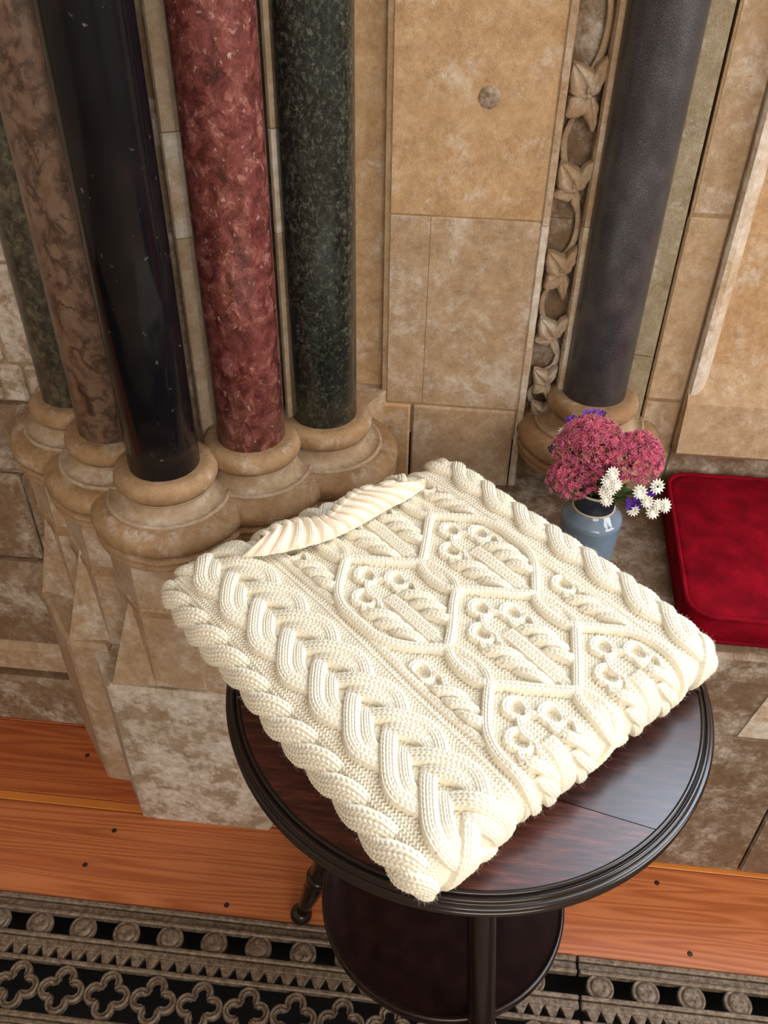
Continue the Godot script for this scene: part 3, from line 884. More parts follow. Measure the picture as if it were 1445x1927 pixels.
# ---------------------------------------------------------------- bench and cushion
func build_bench() -> void:
	var b := thing("stone_bench", "weathered brown stone bench built against the wall under the red cushion", "bench")
	for s in [[-0.095, 0.62], [0.621, 1.6]]:
		part("seat_slab", stone_box(Vector3(s[0], 0.462, -1.26), Vector3(s[1] - 0.001, 0.5145, -0.803), 0.006), M.stone_bench, b)
	for s in [[-0.085, 0.30, 0.345, 0.461], [0.301, 0.75, 0.345, 0.461], [0.751, 1.6, 0.345, 0.461], [-0.085, 0.52, 0.0, 0.3435], [0.521, 1.1, 0.0, 0.3435], [1.101, 1.6, 0.0, 0.3435]]:
		part("stone_block", stone_box(Vector3(s[0], s[2], -1.26), Vector3(s[1] - 0.001, s[3], -0.811), 0.003), M.stone_bench, b)
	part("repair_patch", prism_z([Vector2(0.428, 0.349), Vector2(0.56, 0.347), Vector2(0.57, 0.44), Vector2(0.446, 0.442)], -0.813, -0.8085), M.lime_wash, b)
	# cushion
	var c := thing("bench_cushion", "red velvet bench cushion with corded edges on the stone bench", "cushion")
	var x0 := 0.318
	var x1 := 1.18
	var z0 := -1.135
	var z1 := -0.824
	var r := 0.034
	var ring := []
	for q in [[x1 - r, z1 - r, 0], [x0 + r, z1 - r, 90], [x0 + r + 0.012, z0 + r, 180], [x1 - r, z0 + r, 270]]:
		for k in 9:
			var t := deg_to_rad(q[2] + 90.0 * k / 8)
			ring.append(Vector2(q[0] + r * cos(t), q[1] + r * sin(t)))
	# cover: side walls slightly swollen, domed top
	var mid := Vector2((x0 + x1) / 2, (z0 + z1) / 2)
	var st := begin()
	st.set_smooth_group(0)
	var levels := []
	for k in 7:
		var t := k / 6.0
		levels.append([0.516 + 0.043 * t, 0.0035 * sin(PI * t)])
	var rows := []
	for l in levels:
		var row := []
		for i in ring.size():
			var p: Vector2 = ring[i]
			var nrm: Vector2 = (ring[(i + 1) % ring.size()] - ring[(i - 1 + ring.size()) % ring.size()]).orthogonal().normalized()
			if nrm.dot(p - mid) < 0:
				nrm = -nrm
			row.append(v3(p + nrm * l[1], l[0]))
		rows.append(row)
	for k in 14:
		var t := (k + 1) / 14.0
		var row := []
		for i in ring.size():
			var p: Vector2 = ring[i]
			var q := p.lerp(Vector2(clampf(p.x, x0 + 0.15, x1 - 0.15), mid.y), t)
			row.append(v3(q, 0.559 + 0.010 * (1.0 - pow(1.0 - t, 2.2)) + (0.0012 * sin(q.x * 31.0 + q.y * 17.0) * t)))
		rows.append(row)
	for a in rows.size() - 1:
		for i in ring.size():
			var m := (i + 1) % ring.size()
			for v in [rows[a][i], rows[a][m], rows[a + 1][m], rows[a][i], rows[a + 1][m], rows[a + 1][i]]:
				st.add_vertex(v)
	st.generate_normals()
	part("cover", st.commit(), M.velvet, c)
	for l in [[0.560, 0.0035], [0.5185, 0.003]]:
		var pts := []
		var rad := []
		for i in ring.size() + 1:
			pts.append(v3(ring[i % ring.size()], l[0]))
			rad.append(l[1])
		part("piping", tube(pts, rad, 10), M.velvet, c)

# a polygon in x and y with depth along z
func prism_z(poly: Array, z0: float, z1: float) -> ArrayMesh:
	var st := begin()
	var p := PackedVector2Array(poly)
	var idx := Geometry2D.triangulate_polygon(p)
	for e in [[z0, Vector3.FORWARD], [z1, Vector3.BACK]]:
		for i in range(0, idx.size(), 3):
			tri(st, Vector3(p[idx[i]].x, p[idx[i]].y, e[0]), Vector3(p[idx[i + 1]].x, p[idx[i + 1]].y, e[0]), Vector3(p[idx[i + 2]].x, p[idx[i + 2]].y, e[0]), e[1])
	var cw := Geometry2D.is_polygon_clockwise(p)
	for i in p.size():
		var k := (i + 1) % p.size()
		var d := p[k] - p[i]
		quad(st, Vector3(p[i].x, p[i].y, z0), Vector3(p[k].x, p[k].y, z0), Vector3(p[k].x, p[k].y, z1), Vector3(p[i].x, p[i].y, z1), Vector3(-d.y, d.x, 0) * (1.0 if cw else -1.0))
	return st.commit()

# ---------------------------------------------------------------- side table
const TABLE := Vector3(0.0332, 0.0, -0.6126)
const TOP_Y := 0.6556

func build_table() -> void:
	var t := thing("side_table", "round dark mahogany side table with a moulded rim and a lower shelf", "table")
	t.position = TABLE
	# boards of the top: slices of the disc
	var rim := 0.2355
	var dir := Vector2(0.974, 0.228)
	var nor := Vector2(-dir.y, dir.x)
	var cuts := [-rim, -0.055, 0.117, rim]
	for i in 3:
		var poly := []
		var lo: float = cuts[i] + (0.0003 if i > 0 else 0.0)
		var hi: float = cuts[i + 1] - (0.0003 if i < 2 else 0.0)
		var n := 40
		for k in n + 1:
			var d := lerpf(lo, hi, float(k) / n)
			var w := sqrt(maxf(rim * rim - d * d, 0.0))
			poly.append(dir * w + nor * d)
		for k in n + 1:
			var d := lerpf(hi, lo, float(k) / n)
			var w := sqrt(maxf(rim * rim - d * d, 0.0))
			var p := dir * -w + nor * d
			if p.distance_to(poly[poly.size() - 1]) > 1e-5 and p.distance_to(poly[0]) > 1e-5:
				poly.append(p)
		part("top_board", prism(poly, TOP_Y - 0.014, TOP_Y - 0.0005 + 0.0004 * (i % 2)), [M.mahog, M.mahog, M.mahog_b][i], t)
	var y := TOP_Y
	var pr := [Vector2(0.2345, y - 0.016), Vector2(0.2345, y - 0.002)]
	pr += arc(0.2372, y - 0.0012, 0.0024, 0.0026, 170, 10, 6)
	pr += [Vector2(0.2400, y - 0.0024), Vector2(0.2405, y - 0.0026)]
	pr += arc(0.2428, y - 0.0030, 0.0024, 0.0026, 160, 0, 6)
	pr += [Vector2(0.2456, y - 0.0056)]
	pr += arc(0.2468, y - 0.0085, 0.0034, 0.0034, 90, -40, 7)
	pr += [Vector2(0.2480, y - 0.0125), Vector2(0.2455, y - 0.0135)]
	pr += arc(0.2445, y - 0.0175, 0.0046, 0.0040, 80, -85, 7)
	pr += [Vector2(0.236, y - 0.0225), Vector2(0.0001, y - 0.0225)]
	part("moulded_rim", lathe(pr, 160), M.ebony, t)
	# lower shelf
	var s := 0.2026
	var sp := [Vector2(0.0001, s), Vector2(0.157, s), Vector2(0.1585, s + 0.0004)]
	sp += arc(0.1615, s + 0.0002, 0.0035, 0.0035, 150, -20, 8)
	sp += [Vector2(0.1652, s - 0.008), Vector2(0.1640, s - 0.013), Vector2(0.156, s - 0.0155), Vector2(0.0001, s - 0.0155)]
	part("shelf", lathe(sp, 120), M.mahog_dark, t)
	# three turned legs, splayed from under the top, past the rim of the shelf, to ball feet
	var leg := [Vector2(0.0001, 0.650), Vector2(0.0160, 0.650), Vector2(0.0168, 0.62), Vector2(0.0168, 0.40), Vector2(0.0172, 0.24), Vector2(0.0165, 0.175), Vector2(0.0158, 0.160)]
	leg += arc(0.0150, 0.152, 0.0042, 0.0055, 80, -80, 7)
	leg += [Vector2(0.0150, 0.146), Vector2(0.0160, 0.132), Vector2(0.0152, 0.105), Vector2(0.0122, 0.065), Vector2(0.0098, 0.034)]
	leg += arc(0.0001, 0.0165, 0.0170, 0.0165, 60, -90, 12)
	var lm := lathe(leg, 32)
	for a in [190.5, 310.5, 70.5]:
		var r := deg_to_rad(a)
		var foot := Vector3(cos(r), 0, sin(r)) * 0.219 + Vector3(0, 0.0003, 0)
		var up := (Vector3(0, 0.633, 0) - Vector3(cos(r), 0, sin(r)) * 0.164).normalized()
		var x := up.cross(Vector3.BACK).normalized()
		part("leg", lm, M.ebony, t, Transform3D(Basis(x, up, x.cross(up)), foot))


# ---------------------------------------------------------------- the sweater
# cloth coordinates in centimetres: u from the left side to the right side, v from the collar down to the fold
const CU0 := -6.6
const CU1 := 44.6
const CV0 := -5.0
const CV1 := 47.4
const STEP := 0.06
const PANEL := 21.6
const ORIGIN := Vector3(-0.2844, 0.0, -0.6529)
const EU := Vector3(0.70711, 0.0, -0.70711)
const EV := Vector3(0.70711, 0.0, 0.70711)

var H := PackedFloat32Array()
var hn := 0
var hm := 0

# lay one knitted strand into the height map. points: u, v and lift in cm; w half its width; cols columns of stitches
func strand(pts: Array, w: float, height: float, cols: int, lo_u := -99.0, hi_u := 99.0) -> void:
	var s := 0.0
	var pitch := 0.46
	for i in pts.size() - 1:
		var a: Vector3 = pts[i]
		var b: Vector3 = pts[i + 1]
		var dx := b.x - a.x
		var dy := b.y - a.y
		var len2 := dx * dx + dy * dy
		if len2 < 1e-8:
			continue
		var ln := sqrt(len2)
		var i0 := maxi(int((maxf(minf(a.x, b.x) - w, lo_u) - CU0) / STEP), 0)
		var i1 := mini(int((minf(maxf(a.x, b.x) + w, hi_u) - CU0) / STEP) + 1, hn - 1)
		var j0 := maxi(int((minf(a.y, b.y) - w - CV0) / STEP), 0)
		var j1 := mini(int((maxf(a.y, b.y) + w - CV0) / STEP) + 1, hm - 1)
		var iw := 1.0 / w
		for j in range(j0, j1 + 1):
			var py := CV0 + j * STEP - a.y
			var row := j * hn
			for k in range(i0, i1 + 1):
				var px := CU0 + k * STEP - a.x
				var t := (px * dx + py * dy) / len2
				if t < -0.15 or t > 1.15:
					continue
				var x := (px * dy - py * dx) / ln * iw
				if x > 1.0 or x < -1.0:
					continue
				var x2 := x * x
				var base := a.z + (b.z - a.z) * t + height * sqrt(1.0 - x2 * (0.45 + 0.53 * x2))
				# only where something could show
				if base + 0.1 < H[row + k]:
					continue
				var cc := (x * 0.5 + 0.5) * cols
				var c := absf(2.0 * (cc - floorf(cc)) - 1.0)
				var leg := 1.0 - pow(2.0 * c - 1.0, 2.0)
				var ph := (s + ln * t) / pitch
				base += 0.11 * (leg - 0.6) + 0.050 * leg * cos(TAU * (ph + 0.85 * c)) - (0.05 if c > 0.9 and cols > 1 else 0.0)
				if base > H[row + k]:
					H[row + k] = base
		s += ln

func cord(pts: Array, w := 0.52, height := 0.55, cols := 2, per := 5) -> void:
	strand(spline(pts, per), w, height, cols)

func mirror_u(pts: Array, c: float, side: float) -> Array:
	var o := []
	for p in pts:
		o.append(Vector3(c + p.x * side, p.y, p.z))
	return o

func plait(c: float, flip: float, face: float) -> void:
	# wide horn plait: long hooked strands and short inner ones fan out from a middle line
	var period := 5.25
	for k in range(-3, 11):
		for side in [-1.0, 1.0]:
			var v: float = -1.2 + flip + period * k
			var m := c
			var sd: float = side
			if sd * face > 0.0:
				v += 2.6
			var long := [Vector3(-0.55, v - 0.3, -0.30), Vector3(0.15, v + 0.05, 0.22 if sd * face < 0.0 else 0.06), Vector3(1.25, v + 1.15, 0.44), Vector3(2.35, v + 2.45, 0.44), Vector3(3.15, v + 3.6, 0.34), Vector3(3.40, v + 4.7, 0.24), Vector3(3.15, v + 5.7, 0.16), Vector3(2.65, v + 6.6, 0.0), Vector3(2.1, v + 7.3, -0.3)]
			cord(mirror_u(long, m, sd * 0.93), 0.80, 0.60, 3, 4)
			var short := [Vector3(-0.2, v + 1.7, -0.15), Vector3(0.45, v + 2.3, 0.18), Vector3(1.15, v + 3.15, 0.34), Vector3(1.85, v + 4.15, 0.30), Vector3(2.15, v + 5.1, 0.16), Vector3(1.95, v + 6.0, -0.08), Vector3(1.5, v + 6.7, -0.35)]
			cord(mirror_u(short, m, sd * 0.93), 0.70, 0.54, 3, 4)

func rope(c: float, half: float, period: float, w: float, v0: float, v1: float, lean: float, high: float, cols: int) -> void:
	var v := v0
	while v < v1 - 0.01:
		var p := [Vector3(c - half * lean, v - period * 0.42, -0.30), Vector3(c - half * 0.88 * lean, v - period * 0.05, high * 0.35), Vector3(c - half * 0.35 * lean, v + period * 0.42, high * 0.95), Vector3(c + half * 0.35 * lean, v + period * 0.80, high), Vector3(c + half * 0.88 * lean, v + period * 1.20, high * 0.45), Vector3(c + half * lean, v + period * 1.55, -0.30)]
		cord(p, w, 0.52, cols, 4)
		v += period

func dent(u: float, v: float, r: float, depth: float) -> void:
	var i0 := int((u - r - CU0) / STEP)
	var j0 := int((v - r - CV0) / STEP)
	var n := int(2.0 * r / STEP) + 2
	for j in range(maxi(j0, 0), mini(j0 + n, hm)):
		for i in range(maxi(i0, 0), mini(i0 + n, hn)):
			var d := Vector2(CU0 + i * STEP - u, CV0 + j * STEP - v).length() / r
			if d < 1.0:
				H[j * hn + i] -= depth * (1.0 - d * d)

func hexagon(c: float, v: float, lo: float, hi: float) -> void:
	# fill of one lattice cell whose upper corner is at (c, v): three little rings, two ropes and a ribbed band
	for q in [[0.15, 3.0], [-2.15, 5.6], [2.25, 5.4]]:
		var u: float = c + q[0]
		if u < lo + 0.6 or u > hi - 0.6:
			continue
		var ringp := []
		for k in 15:
			var t := TAU * k / 14.0 - 1.2
			ringp.append(Vector3(u + cos(t) * (1.08 if sin(t) < 0.0 else 1.0), v + q[1] + sin(t) * (1.0 if sin(t) < 0.0 else 1.35), 0.10 + 0.12 * sin(t - PI * 0.75)))
		strand(ringp, 0.36, 0.36, 1, lo, hi)
		dent(u, v + q[1] - 0.05, 0.75, 0.35)
	for sd in [-1.0, 1.0]:
		# small cords that leave the upper ring, pass the lower rings and lead into the ropes
		var lead := [Vector3(sd * 0.4, v + 3.9, 0.1), Vector3(sd * 1.0, v + 4.6, 0.2), Vector3(sd * 1.4, v + 5.6, 0.15), Vector3(sd * 1.2, v + 6.8, 0.15), Vector3(sd * 1.7, v + 7.6, 0.1)]
		strand(spline(mirror_u(lead, c, 1.0), 4), 0.33, 0.36, 1, lo, hi)
		var lead2 := [Vector3(sd * 2.9, v + 6.4, 0.1), Vector3(sd * 3.3, v + 7.2, 0.18), Vector3(sd * 2.8, v + 8.2, 0.15)]
		strand(spline(mirror_u(lead2, c, 1.0), 4), 0.33, 0.36, 1, lo, hi)
		var rc: float = c + sd * 2.35
		if rc > lo - 0.2 and rc < hi + 0.2:
			var vv := v + 7.9
			while vv < v + 13.2:
				var squeeze := clampf((v + 15.6 - vv) / 6.5, 0.35, 1.0)
				var cc: float = c + sd * 2.35 * (0.55 + 0.45 * squeeze)
				var hw := 0.85 * squeeze
				var p := [Vector3(cc - hw, vv - 0.7, -0.15), Vector3(cc - hw * 0.9, vv - 0.1, 0.20), Vector3(cc - hw * 0.2, vv + 0.75, 0.40), Vector3(cc + hw * 0.6, vv + 1.6, 0.34), Vector3(cc + hw, vv + 2.35, 0.04), Vector3(cc + hw, vv + 2.8, -0.25)]
				strand(spline(p, 4), 0.56, 0.52, 2, lo, hi)
				vv += 1.8
	var b0 := v + 7.4
	strand([Vector3(c, b0, 0.06), Vector3(c, b0 + 2.5, 0.16), Vector3(c, v + 13.6, 0.16)], 0.86, 0.32, 3, lo, hi)
	strand([Vector3(c, v + 13.4, 0.16), Vector3(c, v + 15.8, 0.10)], 0.62, 0.30, 2, lo, hi)

func knit() -> void:
	hn = int((CU1 - CU0) / STEP) + 1
	hm = int((CV1 - CV0) / STEP) + 1
	H.resize(hn * hm)
	# ground of reverse stockinette: rows of interlocking bumps
	for j in hm:
		var v := CV0 + j * STEP
		for i in hn:
			var u := CU0 + i * STEP
			var wv := sin(u * TAU / 0.46)
			var row := cos(v * TAU / 0.40 + 1.5 * wv)
			H[j * hn + i] = 0.10 * row + 0.035 * cos(u * TAU * 2.0 / 0.46)
	var lo := PANEL - 10.5
	var hi := PANEL + 10.5
	# lattice fill, then the cords over it
	for m in range(-2, 3):
		for j in [-1, 1]:
			hexagon(PANEL + 6.0 * j, 10.0 + 22.0 * m, lo, hi)
		for j in [-2, 0, 2]:
			hexagon(PANEL + 6.0 * j, 21.0 + 22.0 * m, lo, hi)
	for sd in [-1.0, 1.0]:
		for m in range(-2, 3):
			var e := 21.0 + 22.0 * m
			var o := 10.0 + 22.0 * m
			# middle column down and out to the side columns
			cord([Vector3(PANEL, e - 0.3, 0.30), Vector3(PANEL + sd * 1.6, e + 1.0, 0.22), Vector3(PANEL + sd * 4.3, e + 3.6, 0.22), Vector3(PANEL + sd * 6.0, e + 5.0, 0.30)])
			# side columns down and in to the middle
			cord([Vector3(PANEL + sd * 6.0, o - 0.3, 0.28), Vector3(PANEL + sd * 4.4, o + 1.2, 0.22), Vector3(PANEL + sd * 1.6, o + 3.8, 0.22), Vector3(PANEL, o + 5.2, 0.30)])
			# side columns out to the border, along it and back
			cord([Vector3(PANEL + sd * 6.0, o - 0.3, 0.28), Vector3(PANEL + sd * 7.6, o + 1.1, 0.22), Vector3(PANEL + sd * 9.8, o + 3.4, 0.22), Vector3(PANEL + sd * 10.7, o + 5.6, 0.2), Vector3(PANEL + sd * 10.75, o + 8.0, 0.2), Vector3(PANEL + sd * 10.5, o + 10.6, 0.2), Vector3(PANEL + sd * 9.4, o + 12.8, 0.22), Vector3(PANEL + sd * 7.4, o + 14.9, 0.22), Vector3(PANEL + sd * 6.0, o + 16.2, 0.30)])
			# rib along the border where the lattice swings in
			cord([Vector3(PANEL + sd * 10.75, o + 9.5, 0.0), Vector3(PANEL + sd * 10.9, o + 12.5, 0.04), Vector3(PANEL + sd * 10.95, o + 16.0, 0.06), Vector3(PANEL + sd * 10.9, o + 22.0, 0.04), Vector3(PANEL + sd * 10.7, o + 26.0, 0.0)], 0.46, 0.32, 2, 4)
			# almonds: two cords part round a ribbed eye and cross again
			for q in [[sd * 6.0, o], [0.0, e]]:
				var cx: float = PANEL + q[0]
				var v: float = q[1]
				if q[0] == 0.0 and sd < 0.0:
					strand([Vector3(cx, v - 5.6, 0.20), Vector3(cx, v - 3.0, 0.36), Vector3(cx, v - 0.7, 0.20)], 0.56, 0.28, 2)
				if q[0] != 0.0:
					strand([Vector3(cx, v - 5.6, 0.20), Vector3(cx, v - 3.0, 0.36), Vector3(cx, v - 0.7, 0.20)], 0.56, 0.28, 2)
				for k in ([-1.0, 1.0] if q[0] != 0.0 else [sd]):
					cord([Vector3(cx - k * 0.1, v - 6.2, 0.26), Vector3(cx + k * 0.55, v - 5.0, 0.24), Vector3(cx + k * 0.86, v - 3.2, 0.2), Vector3(cx + k * 0.66, v - 1.4, 0.24), Vector3(cx - k * 0.05, v - 0.2, 0.32), Vector3(cx - k * 0.4, v + 0.3, 0.2)], 0.48, 0.55, 2, 4)
	# side plaits, and the ropes that roll over the edges
	plait(4.95, 0.0, 1.0)
	plait(2.0 * PANEL - 4.95, 1.6, -1.0)
	rope(-1.6, 1.0, 3.75, 0.90, -6.0, 48.0, 1.0, 0.55, 3)
	rope(2.0 * PANEL + 1.6, 1.0, 3.75, 0.90, -6.0, 48.0, 1.0, 0.55, 3)
	# thin ribs either side of the plaits
	for u in [9.75, 2.0 * PANEL - 9.75]:
		strand([Vector3(u, -5, -0.02), Vector3(u, 48, -0.02)], 0.26, 0.14, 1)

# where the cloth lies: a soft slab rolled over at its edges
func cloth_at(u: float, v: float, h: float, un0: float, un1: float, vn0: float, vn1: float, top: float, r: float) -> Vector3:
	var du := 0.0
	var dv := 0.0
	if u < un0:
		du = u - un0
	elif u > un1:
		du = u - un1
	if v < vn0:
		dv = v - vn0
	elif v > vn1:
		dv = v - vn1
	vn0 += -1.9 + 2.9 * clampf(u / 38.0, 0.0, 1.0)
	if v < vn0:
		dv = v - vn0
	elif v <= vn1:
		dv = 0.0
	if v < 8.0 and u < un0 + 0.8:
		un0 += 0.08 * (8.0 - maxf(v, -2.0))
		du = minf(u - un0, 0.0)
	var dome := 1.0 - pow((u - 20.0) / 24.0, 2.0) * 0.9 - pow((v - 21.0) / 26.0, 2.0) * 0.9
	var uu := clampf(u, un0, un1)
	var vv := clampf(v, vn0, vn1)
	var y := top + 0.9 * maxf(dome, -0.2) + 0.18 * sin(u * 0.35 + 0.6) * sin(v * 0.28)
	var nrm := Vector3.UP
	var p := Vector2(uu, vv)
	if du != 0.0 or dv != 0.0:
		var d := pow(pow(absf(du), 3.0) + pow(absf(dv), 3.0), 1.0 / 3.0)
		var dir := Vector2(du, dv) / d
		var a := minf(d / r, 2.75)
		# a little unevenness in the roll
		var rr := r * (1.0 + 0.05 * sin(u * 0.5 + v * 0.41))
		p += dir * rr * sin(a)
		y -= r * (1.0 - cos(a))
		var l := dir.length()
		nrm = Vector3(dir.x / l * sin(a), cos(a), dir.y / l * sin(a))
	h *= 1.0 - 0.35 * clampf((v - vn1) / 3.0, 0.0, 1.0)
	p += Vector2(nrm.x, nrm.z) * h
	y += nrm.y * h
	# corners that hang over the table sag a little
	var w := ORIGIN + (EU * p.x + EV * p.y) * 0.01
	var over := maxf(Vector2(w.x - TABLE.x, w.z - TABLE.z).length() - 0.235, 0.0)
	w.y = y * 0.01 - over * over * 0.35
	return w

func build_sweater() -> void:
	var t := thing("sweater", "folded cream cable-knit sweater with braids and a ribbed collar, on the round table", "sweater")
	knit()
	var pos := PackedVector3Array()
	pos.resize(hn * hm)
	for j in hm:
		var v := CV0 + j * STEP
		for i in hn:
			pos[j * hn + i] = cloth_at(CU0 + i * STEP, v, H[j * hn + i], 1.3, 36.1, 2.2, 39.4, 71.6, 2.55)
	part("front", grid_mesh(pos, hn, hm, true), M.wool, t)
	# the folded layers underneath
	var nx := 130
	var ny := 130
	var under := PackedVector3Array()
	under.resize(nx * ny)
	for j in ny:
		var v := lerpf(-4.0, 46.0, float(j) / (ny - 1))
		for i in nx:
			var u := lerpf(-5.0, 44.0, float(i) / (nx - 1))
			var h := 0.10 * cos(v * TAU / 0.8 + sin(u * 7.0)) + 0.12 * sin(u * 0.9 + v * 0.5)
			under[j * nx + i] = cloth_at(u, v, h, 1.0, 35.9, 2.2, 38.9, 68.85, 1.5)
	part("back", grid_mesh(under, nx, ny, true), M.wool, t)
	build_collar(t)
	# stray fibres standing off the wool
	var fibre := begin()
	add_tube(fibre, [Vector3(0, -0.001, 0), Vector3(0.0003, 0.0015, 0.0002), Vector3(0.0012, 0.0032, 0.0002), Vector3(0.0025, 0.0042, 0.0006)], [0.00005, 0.00005, 0.00004, 0.00003], 3)
	fibre.generate_normals()
	var fm := fibre.commit()
	var xf := []
	var r2 := RandomNumberGenerator.new()
	r2.seed = 44
	for k in 10000:
		var i := r2.randi_range(2, hn - 3)
		var j := r2.randi_range(2, hm - 3)
		if k % 2 == 0:
			# more of them along the rolled edges, where they show
			match r2.randi_range(0, 2):
				0: i = r2.randi_range(30, 120)
				1: j = hm - r2.randi_range(30, 120)
				2: i = hn - r2.randi_range(40, 130)
		var p := pos[j * hn + i]
		var a := pos[j * hn + i + 2] - p
		var b := pos[(j + 2) * hn + i] - p
		var n := b.cross(a).normalized()
		var x := a.normalized().rotated(n, r2.randf() * TAU)
		var s := r2.randf_range(0.35, 1.1)
		xf.append(Transform3D(Basis(x * s, n * s * r2.randf_range(0.3, 1.2), x.cross(n) * s), p))
	scatter("loose_fibres", fm, M.hair, t, xf)

func build_collar(t: Node3D) -> void:
	# seam line on the front, and the line where the doubled collar turns over
	var seam := spline([Vector3(6.9, 73.1, 2.9), Vector3(8.9, 73.3, 4.4), Vector3(12.2, 73.4, 5.8), Vector3(15.2, 73.5, 6.7), Vector3(18.4, 73.5, 7.0), Vector3(21.7, 73.5, 6.8), Vector3(24.1, 73.5, 6.6), Vector3(27.1, 73.4, 6.5), Vector3(30.6, 73.1, 5.7)], 8)
	var turn := spline([Vector3(9.5, 74.8, 3.3), Vector3(12.0, 75.0, 3.2), Vector3(13.9, 75.1, 3.9), Vector3(15.4, 75.1, 4.8), Vector3(16.9, 75.1, 5.2), Vector3(18.9, 75.1, 4.4), Vector3(21.3, 75.1, 3.7), Vector3(23.0, 75.1, 3.8), Vector3(27.4, 75.0, 5.1)], 8)
	var n := 520
	var m := 84
	var ribs := 14.0
	var pos := PackedVector3Array()
	pos.resize(n * m)
	for j in m:
		var b := float(j) / (m - 1) * 1.75
		for i in n:
			var a := float(i) / (n - 1)
			var q := a * (seam.size() - 1)
			var k := mini(int(q), seam.size() - 2)
			var s: Vector3 = seam[k].lerp(seam[k + 1], q - k)
			var e: Vector3 = turn[k].lerp(turn[k + 1], q - k)
			var p: Vector3
			var nrm: Vector3
			var across := e - s
			var out := Vector3(0, 0.8, 0.6)
			if b < 1.0:
				p = s.lerp(e, b) + out * (0.6 + 0.35 * a) * sin(PI * minf(b * 1.05, 1.0))
				nrm = out
				if b < 0.08:
					p -= out * 0.5 * (1.0 - b / 0.08)
			else:
				# over the turn and down behind
				var w := (b - 1.0) / 0.75
				var ang := w * PI * 0.9
				p = e + Vector3(0, -0.55 + 0.55 * cos(ang) - 2.6 * maxf(w - 0.35, 0.0), -0.55 * sin(ang) - 0.6 * w)
				nrm = Vector3(0, cos(ang) * 0.8, -sin(ang) + 0.6 * cos(ang))
			var x := fposmod(a * ribs, 1.0)
			# two knit columns stand up, a purl gutter lies between
			var h := -0.20
			if x < 0.62:
				var c := x / 0.31
				c = c - floorf(c)
				var legs := absf(2.0 * c - 1.0)
				h = 0.30 * (1.0 - pow(absf(2.0 * x / 0.62 - 1.0), 3.0)) + 0.09 * (1.0 - pow(2.0 * legs - 1.0, 2.0)) + 0.05 * cos(TAU * (b * 15.0 + 0.5 * legs))
			else:
				h = -0.32 + 0.03 * cos(TAU * b * 15.0)
			p += nrm * h * (1.0 if b > 0.05 else 0.4)
			var w3 := ORIGIN + (EU * p.x + EV * p.z) * 0.01
			w3.y = p.y * 0.01
			pos[j * n + i] = w3
	part("collar", grid_mesh(pos, n, m, false), M.wool_rib, t)

# ---------------------------------------------------------------- vase and flowers
const VASE := Vector3(0.1935, 0.5147, -0.945)

func build_vase() -> void:
	var v := thing("vase", "small grey-blue glazed vase holding the flowers on the bench behind the sweater", "vase")
	v.position = VASE
	v.scale = Vector3(1.0, 1.09, 1.0)
	var body := [Vector2(0.0001, 0.0), Vector2(0.030, 0.0), Vector2(0.034, 0.0015), Vector2(0.0362, 0.006), Vector2(0.0392, 0.05), Vector2(0.0408, 0.080)]
	body += arc(0.0345, 0.0895, 0.0068, 0.0085, -20, 62, 9)
	body += [Vector2(0.0320, 0.1020), Vector2(0.0288, 0.1062), Vector2(0.0270, 0.1085)]
	part("body", lathe(body, 64), M.glaze, v)
	part("neck", lathe([Vector2(0.0275, 0.1075), Vector2(0.0268, 0.112), Vector2(0.0265, 0.122), Vector2(0.0272, 0.130), Vector2(0.0284, 0.1345), Vector2(0.0272, 0.1345), Vector2(0.0245, 0.126), Vector2(0.0240, 0.09), Vector2(0.0001, 0.088)], 64), M.glaze_dark, v)
	part("neck_line", lathe([Vector2(0.0272, 0.1072), Vector2(0.0284, 0.1078), Vector2(0.0284, 0.1092), Vector2(0.0270, 0.1100)], 64), M.bare_clay, v)
	part("rim", lathe([Vector2(0.0276, 0.1335), Vector2(0.0291, 0.1342), Vector2(0.0292, 0.1356), Vector2(0.0278, 0.1368), Vector2(0.0262, 0.1358), Vector2(0.0262, 0.1335)], 64), M.bare_clay, v)

func sedum_floret() -> ArrayMesh:
	# five pointed petals round a paler middle; vertex colours are linear
	var st := begin()
	var deep := Color(0.70, 0.10, 0.22)
	var tip := Color(0.84, 0.33, 0.42)
	var eye := Color(0.82, 0.48, 0.48)
	for k in 5:
		var a := TAU * k / 5
		var d := Vector3(cos(a), 0, sin(a))
		var s := Vector3(-sin(a), 0, cos(a))
		var base := d * 0.0006
		var mid := d * 0.0020 + Vector3.UP * 0.0013
		var end := d * 0.0040 + Vector3.UP * 0.0022
		for side in [-1.0, 1.0]:
			var e: Vector3 = mid + s * 0.00095 * side + Vector3.UP * 0.0004
			for q in [[base, eye], [e, deep], [mid - Vector3.UP * 0.0002, deep], [mid - Vector3.UP * 0.0002, deep], [e, deep], [end, tip]]:
				st.set_color(q[1])
				st.add_vertex(q[0])
		for side in [-1.0, 1.0]:
			var e2: Vector3 = mid + s * 0.0007 * side - Vector3.UP * 0.0006
			for q in [[base - Vector3.UP * 0.0008, deep], [e2, deep], [end, tip]]:
				st.set_color(q[1])
				st.add_vertex(q[0])
	# stamens
	for k in 6:
		var a := TAU * (k + 0.5) / 6
		var d := Vector3(cos(a), 0, sin(a))
		var s := Vector3(-sin(a), 0, cos(a)) * 0.00022
		for q in [[d * 0.0004 - s, eye], [d * 0.0004 + s, eye], [d * 0.0013 + Vector3.UP * 0.0036, Color(0.80, 0.45, 0.45)]]:
			st.set_color(q[1])
			st.add_vertex(q[0])
	st.generate_normals()
	return st.commit()

